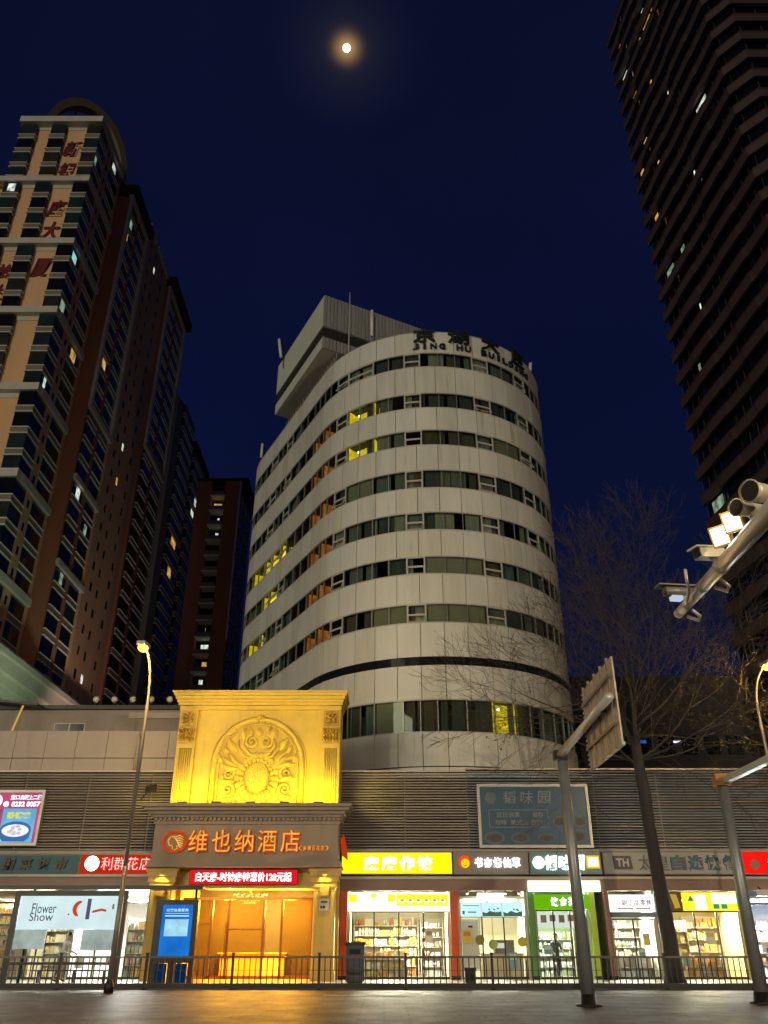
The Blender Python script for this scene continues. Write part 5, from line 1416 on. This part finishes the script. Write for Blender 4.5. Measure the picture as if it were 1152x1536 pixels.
# bus shelter
sh = thing('bus_shelter', 'black bus shelter frame with a thin flat roof', 'shelter', (-12, 37, .12))
m = MB(); m.box(-20, -7.35, 36.3, 37.7, 3.46, 3.56); m.box(-20, -7.35, 36.28, 36.32, 3.43, 3.58); m.build('roof', black_paint, sh)
for x in (-18.6, -14.35, -10.75, -7.7):
    MB().tube([(x, 36.8, .12), (x, 36.8, 3.46)], .05, 8).build('post', black_paint, sh)
t = thing('advert_panel', 'wide white flower show poster in a black frame at the bus shelter', 'poster panel', (-12.6, 36.5, .12))
AX0, AX1, AZ0, AZ1 = -14.75, -10.55, .85, 3.2
m = MB(); m.box(AX0 - .22, AX0, 36.45, 36.62, .12, AZ1 + .2); m.box(AX1, AX1 + .14, 36.45, 36.62, .12, AZ1 + .2); m.box(AX0, AX1, 36.45, 36.62, AZ1, AZ1 + .2); m.box(AX0, AX1, 36.45, 36.62, AZ0 - .1, AZ0)
m.build('frame', black_paint, t)
MB().box(AX0, AX1, 36.54, 36.56, AZ0, 1.98).build('glass', shop_glass, t)
MB().box(AX0 + .02, AX1 - .02, 36.50, 36.56, 1.985, AZ1).build('poster', em('poster_pale', (.66, .84, .86), 1.02, .1, .7), t)
MB().box(AX0 + .02, AX0 + 1.25, 36.52, 36.538, 1.3, 1.98).build('poster_lower', em('poster_pale_lower', (.60, .72, .66), .62, .3, 1.2), t)
MB().box(-12.05, -10.7, 36.52, 36.538, 1.25, 1.98).build('poster_lower', MATS['sign_glow_yellow'] if False else em('poster_pale_lower', (.60, .72, .66), .62), t)
MB().text('Flower', (-13.72, 36.495, 2.75), w=.98, h=.36, depth=.008, bold=.0).text('Show', (-13.78, 36.495, 2.44), w=.95, h=.30, depth=.008, bold=.0).build('text', pm('print_black', (.02, .02, .025), .5), t)
pts = [(-11.9 - .28 + .30 * math.cos(a), 36.495, 2.72 + .28 * math.sin(a)) for a in [math.pi * (.55 + .8 * i / 12) for i in range(13)]]
MB().tube(pts, [.02 + .07 * math.sin(math.pi * i / 12) ** .5 for i in range(13)], 6).tube([(-11.75, 36.495, 2.62), (-11.4, 36.495, 2.70), (-11.2, 36.495, 2.66)], .05, 6).build('red_print', em('print_red', (.75, .07, .03), .8), t)
MB().box(-12.0, -11.85, 36.48, 36.495, 2.35, 3.1).build('blue_print', pm('print_blue', (.10, .10, .36), .5), t)
MB().tube([(-12.7, 36.485, 2.53), (-12.7, 36.495, 2.53)], .035, 10, smooth=False).build('small_print', pm('print_olive', (.3, .26, .12), .5), t); MB().box(-10.98, -10.9, 36.485, 36.495, 2.72, 2.9).build('small_print', MATS['print_olive'], t)
bn = thing('bench', 'dark low bench under the bus shelter poster', 'bench', (-12, 37.0, .12))
MB().box(-14, -10.8, 36.9, 37.25, .52, .57).build('seat', dark_metal, bn)
for x in (-13.7, -12.3, -11.1): MB().box(x - .03, x + .03, 36.95, 37.2, .12, .52).build('leg', dark_metal, bn)
# information kiosk
k_ = thing('information_kiosk', 'black information kiosk with a glowing blue screen by the hotel entrance', 'kiosk', (-8.3, 36.4, .12))
KX0, KX1 = -9.15, -7.45
m = MB(); m.box(KX0, KX0 + .26, 36.25, 36.6, .12, 3.05); m.box(KX1 - .2, KX1, 36.25, 36.6, .12, 3.05); m.box(KX0 + .26, KX1 - .2, 36.25, 36.6, 2.87, 3.05); m.box(KX0 + .26, KX1 - .2, 36.25, 36.6, .82, 1.0); m.box(KX0 + .26, KX1 - .2, 36.36, 36.6, 1.0, 2.87); m.box(-8.45, -8.2, 36.3, 36.55, .12, .82)
m.build('casing', black_paint, k_)
scn = MB().box(KX0 + .27, KX1 - .21, 36.30, 36.35, 1.0, 2.87).build('screen', em('kiosk_blue', (.012, .17, .62), 1.0, .25, 1.2), k_)
MB().box(KX0 + .42, KX1 - .35, 36.285, 36.30, 1.75, 2.35).build('pale_panel', em('kiosk_pale', (.35, .68, .85), 1.0, .2, 3), scn)
MB().text('公交信息服务', (-8.28, 36.297, 2.68), w=.9, h=.11, depth=.01, bold=.02).box(-8.75, -7.8, 36.288, 36.298, 2.45, 2.49).box(-8.75, -7.8, 36.288, 36.298, 2.55, 2.565).build('text', em('kiosk_white', (.6, .85, 1), 1.1), scn)
MB().box(-8.95, -8.5, 36.32, 36.4, .14, .8).build('lower_panel', em('kiosk_lower', (.005, .09, .30), .22), k_); MB().box(-8.15, -7.7, 36.32, 36.4, .14, .8).build('lower_panel', MATS['kiosk_lower'], k_)
# bins
def bin_(label, x, y, h, w, c):
    t = thing('litter_bin', label, 'bin', (x, y, .12))
    MB().box(x - w, x + w, y - w, y + w, .17, h, b=.05).build('body', c, t); MB().box(x - w - .03, x + w + .03, y - w - .03, y + w + .03, h, h + .12, b=.06).build('lid', black_paint, t)
    MB().box(x - w * .6, x + w * .6, y - w - .01, y - w + .001, h - .3, h - .12).build('slot', pm('bin_slot', (.004, .004, .004), .8), t)
    MB().box(x - w * .8, x + w * .8, y - w * .8, y + w * .8, .121, .17).build('foot', dark_metal, t)
bin_('tall black litter bin with a blue grey panel in front of the yellow sign shop', -1.15, 37.0, 1.42, .36, pm('bin_blue_grey', (.05, .06, .10), .4, .2, .3, 3))
bin_('small dark bin behind the railing by the orange red pillar', 3.35, 36.3, .55, .2, dark_metal)

def bend(p0, p1, p2, n=8):
    p0, p1, p2 = Vector(p0), Vector(p1), Vector(p2)
    return [p0 * (1 - t_) ** 2 + p1 * 2 * t_ * (1 - t_) + p2 * t_ * t_ for t_ in [i / n for i in range(n + 1)]]
def street_lamp(label, x, y, yl, zl, r, power, base=.12, rock=(1, .60, .18)):
    t = thing('street_lamp', label, 'street lamp', (x, y, base))
    zb = zl - 1.9
    MB().tube([(x, y, base + .3), (x, y, 4.0)], [r * 1.15, r], 10).tube([(x, y, 4.0), (x, y, zb)] + bend((x, y, zb), (x, y, zl - .25), (x, yl + .35, zl))[1:], [r * .9, r * .8] + [r * .62] * 8, 10).build('pole', pm('lamp_pole_paint', (.22, .21, .19), .4, .3, .1, 3), t)
    MB().lathe((x, y, base), [(r * 1.9, 0), (r * 1.9, .25), (r * 1.3, .34), (r * 1.1, .45)], 12).build('base', dark_metal, t)
    h = MB().obox((x, yl, zl + .04), (0, 1, .08), (1, 0, 0), (0, 0, 1), .40, .16, .07).build('lamp_head', grey_steel, t)
    MB().ball((x, yl - .02, zl - .10), .20, .30, .16).build('lamp_glass', em('sodium_glow', (1, .50, .07), 3.4), h)
    lamp('POINT', 'street_light', (x, yl, zl - .28), power, rock, .15, None, t)
    return t
street_lamp('tall pale street lamp with a glowing amber head by the bus shelter', -9.45, 32.3, 30.7, 11.85, .085, 2200, base=.004)
street_lamp('curved street lamp glowing at the photo edge beyond the bare tree', 16.15, 35.05, 33.3, 11.9, .085, 1100)

for i_, x_ in enumerate((-20, 3, 26)):  # unseen lamps added behind the camera as fill for towers and undersides
    street_lamp(('amber street lamp on the opposite kerb at the near end', 'amber street lamp on the opposite kerb behind the viewer', 'amber street lamp on the opposite kerb at the far end')[i_], x_, -6.0, -4.2, 11.85, .085, (7500, 9000, 27000)[i_], base=.004, rock=((1, .84, .58), (1, .84, .58), (1, .78, .50))[i_])
# traffic sign pole: arm over the road with a ribbed sign seen edge-on from behind
pole_m = pm('grey_pole_paint', (.22, .235, .25), .4, .4, .12, 2)
t = thing('traffic_pole', 'grey roadside pole with an arm reaching over the road to a sign panel', 'pole', (5.5, 26, .004))
MB().tube([(5.62, 26, .3), (5.55, 26, 6.75)], [.19, .15], 10).build('post', pole_m, t)
MB().lathe((5.62, 26, .004), [(.36, 0), (.36, .05), (.22, .06), (.20, .3)], 12).build('base_plate', dark_metal, t)
MB().box(5.30, 5.70, 25.82, 26.18, 6.55, 6.85, b=.03).build('bracket', dark_metal, t)
MB().tube([(5.5, 25.85, 6.72), (5.5, 19.6, 6.86)], [.13, .10], 10).build('arm', pm('arm_white_paint', (.55, .54, .50), .35, .3, .1, 3), t)
s_ = thing('traffic_sign', 'sign panel seen from its ribbed back on the pole arm', 'sign', (5.72, 21.5, 5.8))
MB().box(5.72, 5.76, 19.85, 23.2, 5.82, 7.95).build('panel', pm('sign_back_alu', (.44, .37, .31), .42, .45, .2, 1.6, stretch=(1, 4, .5)), s_)
m = MB()
for y in (20.2, 20.9, 21.6, 22.3, 22.95): m.box(5.66, 5.719, y - .035, y + .035, 5.75, 8.0)
for z in (6.3, 6.9, 7.5): m.box(5.63, 5.659, 19.95, 23.1, z - .04, z + .04)
m.build('stiffener', pm('sign_rib', (.20, .16, .13), .5, .3), s_)
m = MB()
for k in range(16):
    m.box(5.70, 5.78, 23.2, 23.3, 5.9 + k * .13, 5.95 + k * .13)
m.box(5.70, 5.78, 19.8, 23.25, 5.74, 5.82); m.box(5.72, 5.76, 23.2, 23.22, 5.80, 7.95); m.build('edge_clip', grey_steel, s_)
m = MB(); 
for y in (20.6, 22.4): m.box(5.5, 5.64, y - .05, y + .05, 6.72, 6.98)
m.build('clamp', dark_metal, s_)
# second pole
t = thing('traffic_pole', 'grey roadside pole at the red sign with a rusty bracket and pale arm', 'pole', (10.8, 27, .004))
MB().tube([(10.8, 27, .3), (10.8, 27, 6.0)], [.20, .16], 8).build('post', pole_m, t)
MB().lathe((10.8, 27, .004), [(.36, 0), (.36, .05), (.24, .06), (.22, .3)], 12).build('base_plate', dark_metal, t)
MB().box(10.55, 11.0, 26.75, 27.2, 5.95, 6.25, b=.03).box(10.5, 11.1, 26.7, 26.75, 6.05, 6.3).build('bracket', pm('rusty_bracket', (.42, .20, .06), .6, .2, .3, 4), t)
MB().obox((10.85, 23.0, 6.12), (0, 1, -.005), (1, 0, 0), (0, 0, 1), 4.0, .11, .09).build('arm', pm('arm_pale_paint', (.42, .48, .46), .35, .3, .12, 3), t)
# near surveillance gantry arm on the right
ax, az = 4.28, 5.8
t = thing('camera_gantry', 'pale tapered camera gantry arm reaching in from the photo edge', 'pole', (ax, 5.0, .004))
arm_m = pm('gantry_paint', (.50, .46, .40), .35, .35, .12, 4, bump=.04, bscale=30)
MB().tube([(ax, 5.0, .1), (ax, 5.0, 6.2)], [.2, .17], 14).build('post', arm_m, t)
MB().tube([(ax, 5.0, az), (ax, 8.5, az), (ax, 11.15, az)], [.135, .105, .066], 14).build('arm', arm_m, t)
for y in (9.45, 10.1, 10.75, 11.05): MB().tube([(ax, y - .05, az), (ax, y + .05, az)], [.112 - .021 * (y - 9), .112 - .021 * (y - 9)], 14).build('strap', grey_steel, t)
m = MB()
for y, sgn in ((9.75, 1), (10.85, 1)):
    m.tube([(ax + .09, y, az - .05), (ax + .2, y + .03, az - .13), (ax + .22, y + .16, az - .15), (ax + .1, y + .24, az - .06)], .024, 8)
m.tube([(ax - .22, 10.05, az + .22), (ax - .24, 10.02, az + .05), (ax - .16, 10.2, az - .02), (ax - .1, 10.55, az - .08), (ax - .02, 10.5, az - .09)], .022, 8)
m.build('cable', arm_m, t)
hous = pm('camera_housing', (.46, .43, .33), .4, .2, .1, 4)
def gadget(y, label, kind):
    c = Vector((ax + (.17 if kind != 'bullet' else .08), y, az))
    if kind == 'flood':
        t = thing('flood_lamp', label, 'lamp', (ax, y, az + .12))
        nn = Vector((-.62, -.62, -.30)).normalized(); u = Vector((0, 0, 1)).cross(nn).normalized(); v = nn.cross(u)
        p = c + Vector((-.20, 0, .30))
        MB().obox(p, u, nn, v, .115, .05, .13).obox(p - nn * .08, u, nn, v, .085, .05, .09).build('housing', hous, t)
        MB().obox(p + nn * .058, u, nn, v, .12, .012, .135).build('rim', pm('amber_rim', (.50, .30, .05), .4), t)
        MB().obox(p + nn * .072, u, nn, v, .092, .006, .105).build('lens', em('flood_white', (1, .98, .92), 9), t)
        MB().tube([c + Vector((.04, 0, .10)), c + Vector((-.02, 0, .2)), p - nn * .1], .03, 8).build('bracket', hous, t)
        return t
    if kind == 'box':
        t = thing('security_camera', label, 'camera', (ax, y, az + .1))
        f = Vector((-.80, -.30, -.12)).normalized(); u = Vector((0, 0, 1)).cross(f).normalized(); v = f.cross(u)
        p = c + Vector((-.24, 0, .22))
        MB().obox(p, f, u, v, .20, .075, .065).obox(p + f * .03 + v * .075, f, u, v, .235, .095, .012).build('housing', hous, t)
        MB().obox(p + f * .205, f, u, v, .006, .06, .05).build('lens', black_paint, t)
        MB().tube([c + Vector((.02, 0, .07)), p - v * .07], .03, 8).build('bracket', hous, t); return t
    if kind == 'bullet':
        t = thing('security_camera', label, 'camera', (ax, y, az + .1))
        f = Vector((-.86, -.15, -.02)).normalized(); p = c + Vector((-.13, 0, .16)); u = Vector((0, 0, 1)).cross(f).normalized(); v = f.cross(u)
        MB().tube([p - f * .30, p + f * .28], [.075, .075], 14).obox(p + f * .03 + v * .078, f, u, v, .35, .09, .01).build('housing', pm('camera_dark', (.12, .11, .10), .4, .2), t)
        MB().tube([p + f * .281, p + f * .29], .062, 14, smooth=False).build('lens', black_paint, t)
        MB().obox(p + f * .12 - v * .10, f, u, v, .08, .05, .03).build('fill_lamp', em('camera_fill', (.55, .65, .8), .9), t)
        MB().tube([c + Vector((0, 0, .05)), p - v * .07], .028, 8).build('bracket', hous, t); return t
    if kind == 'horn':
        t = thing('camera_tube', label, 'camera', (ax, y, az + .1))
        f = Vector((-.86, -.42, -.10)).normalized(); R0 = .14 if y < 8.4 else .112; p = c + Vector((-.10, 0, .34))
        MB().tube([p + f * .22, p + f * .14, p - f * .28], [R0, R0 * .82, R0 * .78], 18).build('housing', hous, t)
        MB().tube([p + f * .2205, p + f * .2215], R0 * .86, 18, smooth=False).build('lens', pm('lens_dark', (.02, .018, .015), .15), t)
        MB().tube([p + f * .225 + Vector((0, .0, .0)) for _ in (0,)] + [p + f * .235], R0, 18, cap=False).build('rim', pm('horn_rim', (.5, .42, .2), .4, .3), t)
        MB().tube([c + Vector((.05, 0, .08)), p - Vector((0, 0, .08))], .035, 8).build('bracket', hous, t); return t
gadget(8.15, 'large round camera tube with dark lens at the photo edge', 'horn')
gadget(8.55, 'smaller round camera tube with dark lens beside the bright lamps', 'horn')
gadget(8.78, 'bright square floodlight next to the round camera tubes on the gantry', 'flood')
gadget(9.18, 'bright square floodlight beside the boxy camera on the gantry', 'flood')
gadget(9.55, 'boxy cream camera between the floodlights and the arm tip', 'box')
gadget(10.7, 'dark bullet camera at the tip of the gantry arm', 'bullet')
lamp('SPOT', 'flood_spill', (ax - .35, 8.2, az + .75), 30, (1, .82, .45), .1, (ax, 10.2, az), t, spot=110, blend=1)

# ================================================================ TREES
bark = pm('bark', (.030, .026, .027), .85, 0, .3, 3, bump=.5, bscale=14, stretch=(1, 1, .25))
twig = pm('twig_bark', (.048, .036, .028), .8, 0, .3, 2)
def grow(m, p, d, L, r, depth, rr, up=.10, spread=.6):
    n = 4 if depth > 1 else 3
    pts = [p.copy()]; rs = [r]; q = p.copy(); dd = d.copy()
    for i in range(n):
        dd = (dd + Vector((rr.uniform(-1, 1), rr.uniform(-1, 1), rr.uniform(-1, 1))) * .15 + Vector((0, 0, up * .25))).normalized()
        q = q + dd * (L / n); pts.append(q.copy()); rs.append(max(.0065, r * (1 - .42 * (i + 1) / n)))
    m.tube(pts, rs, 7 if r > .06 else (5 if r > .02 else 3), 0 if r > .03 else 1, cap=False)
    if depth == 0: return
    ends = [(pts[-1], dd, rs[-1])]
    k = rr.choice([2, 2, 3]) if depth > 3 else rr.choice([2, 3, 3])
    for e_i in range(k):
        ax_ = dd.orthogonal().normalized(); ax_ = Matrix.Rotation(rr.uniform(0, 6.28), 3, dd) @ ax_
        nd = (dd * 1.0 + ax_ * spread * rr.uniform(.6, 1.2)).normalized()
        grow(m, pts[-1], nd, L * rr.uniform(.66, .86), rs[-1] * rr.uniform(.62, .82), depth - 1, rr, up, spread)
    for i in range(1, n):
        if rr.random() < .52:
            ax_ = Matrix.Rotation(rr.uniform(0, 6.28), 3, dd) @ dd.orthogonal().normalized()
            grow(m, pts[i], (dd * .6 + ax_ * .8).normalized(), L * rr.uniform(.45, .7), rs[i] * .42, max(0, depth - 2), rr, up, spread)
tr1 = thing('bare_tree', 'large bare tree with dark trunk behind the railing and spreading twigs', 'tree', (11.35, 36.5, .12))
m = MB()
m.tube([(11.35, 36.5, .10), (11.35, 36.5, .5), (11.36, 36.5, 1.6), (11.30, 36.52, 3), (11.24, 36.5, 4.4), (11.19, 36.52, 6), (11.19, 36.5, 7.2), (11.13, 36.5, 8.2), (11.12, 36.5, 9.6)], [.46, .32, .29, .295, .26, .25, .26, .235, .19], 14)
m.build('trunk', bark, tr1)
rr = random.Random(17); m = MB()
base = Vector((11.12, 36.5, 9.4))
LIMBS = [(-.42, -.1, .95, 3.4, .085, 5), (-.95, .1, .32, 3.6, .060, 5), (-.22, .3, 1.0, 4.0, .10, 6), (.10, -.1, 1.1, 4.0, .12, 6), (.40, .2, .9, 3.8, .09, 6), (.95, -.1, .45, 3.8, .07, 5), (1.0, .2, .22, 3.8, .06, 5), (-.9, -.2, .10, 3.6, .055, 5), (.2, .5, .8, 3.4, .08, 5), (-.15, -.5, .9, 3.4, .08, 5), (-.6, -.4, .4, 3.2, .05, 4), (.6, -.4, .3, 3.4, .06, 5), (.75, .1, .65, 3.8, .07, 5), (1.0, -.2, .05, 3.4, .05, 5)]
for (dx_, dy_, dz_, L, r, dep) in LIMBS:
    grow(m, base + Vector((0, 0, rr.uniform(-1.4, .6))), Vector((dx_, dy_, dz_)).normalized(), L * .84, r, dep, rr, .10, .52)
m.build('crown', [bark, twig], tr1)
# a few old leaves hanging in the lower west twigs
leafm = pm('yellow_leaf', (.16, .13, .025), .6, 0, .3, 3)
leafg = pm('green_leaf', (.10, .11, .035), .6, 0, .3, 3)
def leaves(m, c, rx, ry, rz, n, rr, s=.09):
    for i in range(n):
        p = Vector(c) + Vector((rr.gauss(0, 1) * rx, rr.gauss(0, 1) * ry, rr.gauss(0, 1) * rz))
        a = Vector((rr.uniform(-1, 1), rr.uniform(-1, 1), rr.uniform(-1, 1))).normalized(); b_ = a.orthogonal().normalized()
        k = s * rr.uniform(.6, 1.3)
        m.add([p - a * k, p + b_ * k * .45, p + a * k, p - b_ * k * .45], [(0, 1, 2, 3)], 0)
m = MB()
for c in ((5.6, 36.6, 10.2), (5.2, 36.6, 9.7), (6.1, 36.7, 10.7)): leaves(m, c, .28, .3, .35, 70, rr, .07)
m.build('leaves', leafm, tr1)
m = MB()
for k in range(4): grow(m, Vector((9.2, 36.6, 11.2 - .3 * k)), Vector((-1, rr.uniform(-.1, .1), -.18 + .05 * k)).normalized(), 2.6, .03, 2, rr, .0, .5)
m.build('crown', [bark, twig], tr1)
tr2 = thing('leafy_tree', 'tree with thin yellow green leaves lit by the lamp at the photo edge', 'tree', (20.0, 37.2, .12))
m = MB(); m.tube([(20.0, 37.2, .1), (19.95, 37.2, 4), (19.8, 37.1, 8.5)], [.3, .24, .16], 12); m.build('trunk', bark, tr2)
m = MB(); rr = random.Random(5)
for (dx_, dy_, dz_) in ((-.9, -.2, .45), (-.8, .2, .7), (-.3, -.4, .9), (.4, .3, .9), (.9, 0, .5), (-1, -.35, .2)):
    grow(m, Vector((19.8, 37.1, 8.3)), Vector((dx_, dy_, dz_)).normalized(), 2.6, .08, 4, rr)
for q_ in range(300):
    c = m.v[rr.randrange(len(m.v))]
    if Vector(c).z > 9: leaves(m, c, .2, .2, .15, 5, rr, .09); m.m[-5:] = [2] * 5
m.build('crown', [bark, twig, leafg], tr2)

# ================================================================ PEOPLE
def person(label, loc, rz, coat, legs, hair, pose):
    """one continuous body (skin surface) with clothes coloured by zone, hair as a child"""
    t = thing('person', label, 'person', loc)
    hips = Vector((0, 0, .92)); J = {}
    V = []; Ed = []; Rd = []
    def pt(p, r): V.append(Vector(p)); Rd.append(r); return len(V) - 1
    lean = pose.get('lean', 0.0); sit = pose.get('sit', False)
    hz = .92
    pel = pt((0, 0, hz), (.15, .11)); ch = pt((0, -.02 - lean * .3, hz + .28), (.155, .11)); sh_ = pt((0, -.02 - lean * .55, hz + .47), (.13, .09)); nk = pt((0, -.03 - lean * .65, hz + .56), (.052, .052))
    hd0 = pt((0, -.05 - lean * .7, hz + .64), (.075, .085)); hd1 = pt((0, -.055 - lean * .74, hz + .74), (.082, .095)); hd2 = pt((0, -.05 - lean * .74, hz + .80), (.06, .07))
    Ed += [(pel, ch), (ch, sh_), (sh_, nk), (nk, hd0), (hd0, hd1), (hd1, hd2)]
    for s, side in ((1, 'l'), (-1, 'r')):
        st = pose.get('step', .1) * s
        hp_ = pt((s * .09, 0, hz - .06), (.09, .09)); kn = pt((s * .10, -.05 + st * -.7, .48), (.06, .06)); an = pt((s * .10, .02 - st, .08), (.042, .045)); to = pt((s * .11, -.16 - st, .04), (.042, .035))
        Ed += [(pel, hp_), (hp_, kn), (kn, an), (an, to)]
        sd = pt((s * .19, -.02 - lean * .55, hz + .44), (.062, .062)); a = pose.get('arm', .1)
        el = pt((s * .24, .02 - lean * .5 - a * .3, hz + .18), (.045, .045)); wr = pt((s * .22, -.10 - lean * .5 - a, hz + .0 + a * .4), (.032, .032)); ha = pt((s * .215, -.14 - lean * .5 - a * 1.15, hz - .08 + a * .5), (.028, .04))
        Ed += [(sh_, sd), (sd, el), (el, wr), (wr, ha)]
        for f in range(4):
            dxf = (f - 1.5) * .018
            f1 = pt((s * .215 + dxf, -.155 - lean * .5 - a * 1.2, hz - .13 + a * .5), (.009, .009)); f2 = pt((s * .21 + dxf, -.14 - lean * .5 - a * 1.2, hz - .165 - .01 * (f in (1, 2)) + a * .5), (.008, .008))
            Ed += [(ha, f1), (f1, f2)]
        th = pt((s * .185, -.17 - lean * .5 - a * 1.15, hz - .09 + a * .5), (.010, .010)); Ed.append((ha, th))
    me = bpy.data.meshes.new('body'); me.from_pydata([tuple(v) for v in V], Ed, [])
    o = bpy.data.objects.new('body', me); COL.objects.link(o); o.parent = t
    md = o.modifiers.new('skin', 'SKIN'); sd_ = o.modifiers.new('sub', 'SUBSURF'); sd_.levels = 2; sd_.render_levels = 2
    sk = me.skin_vertices[0].data
    for i, r in enumerate(Rd): sk[i].radius = r
    sk[0].use_root = True
    dg = bpy.context.evaluated_depsgraph_get(); ev = o.evaluated_get(dg)
    nm = bpy.data.meshes.new_from_object(ev); o.modifiers.clear(); o.data = nm
    skin_m = pm('skin', (.45, .27, .19), .5, 0, .1, 8); shoe = pm('shoe', (.03, .03, .03), .5)
    for mm in (coat, legs, skin_m, shoe): nm.materials.append(mm)
    for p in nm.polygons:
        c = p.center; p.use_smooth = True
        z = c.z
        p.material_index = 3 if z < .09 else (1 if z < .90 and abs(c.x) < .19 else 0)
        if z > hz + .555 or (abs(c.x) > .175 and z < hz - .02 + pose.get('arm', .1) * .45): p.material_index = 2
    # face: nose, eyes, ears, mouth in one child; hair cap
    hc = V[hd1]
    MB().ball((hc.x, hc.y - .10, hc.z - .015), .014, .022, .022, 8, 5).ball((hc.x - .085, hc.y, hc.z - .01), .012, .02, .03, 6, 4).ball((hc.x + .085, hc.y, hc.z - .01), .012, .02, .03, 6, 4).build_local('face', [skin_m], t)
    MB().ball((hc.x - .032, hc.y - .088, hc.z + .01), .012, .008, .008, 6, 4).ball((hc.x + .032, hc.y - .088, hc.z + .01), .012, .008, .008, 6, 4).box(hc.x - .022, hc.x + .022, hc.y - .096, hc.y - .085, hc.z - .058, hc.z - .05).build_local('eyes', [pm('eye_dark', (.02, .015, .012), .3)], t)
    MB().ball((hc.x, hc.y + .022, hc.z + .035), .096, .098, .090, 14, 8).build_local('hair', [hair], t)
    t.rotation_euler = (0, 0, rz)
    return t
def build_local(self, name, mats, parent):
    me = bpy.data.meshes.new(name); me.from_pydata([tuple(v) for v in self.v], [], self.f)
    for mm in mats: me.materials.append(mm)
    me.polygons.foreach_set('material_index', self.m); me.polygons.foreach_set('use_smooth', self.sm); me.update()
    o = bpy.data.objects.new(name, me); COL.objects.link(o); o.parent = parent; return o
MB.build_local = build_local
hair_m = pm('black_hair', (.012, .010, .009), .45, 0, .2, 10)
person('person in a white shirt bending forward behind the shelter glass', (-13.1, 37.6, .12), R_(70), pm('shirt_white', (.70, .68, .64), .8), pm('trousers_khaki', (.30, .24, .16), .8), hair_m, {'lean': .35, 'arm': .25, 'step': .12})
person('person in dark clothes standing inside the green shop', (7.55, 40.7, .13), R_(10), pm('coat_charcoal', (.045, .05, .05), .8), pm('trousers_black', (.02, .02, .025), .8), hair_m, {'lean': .15, 'arm': .2, 'step': .05})
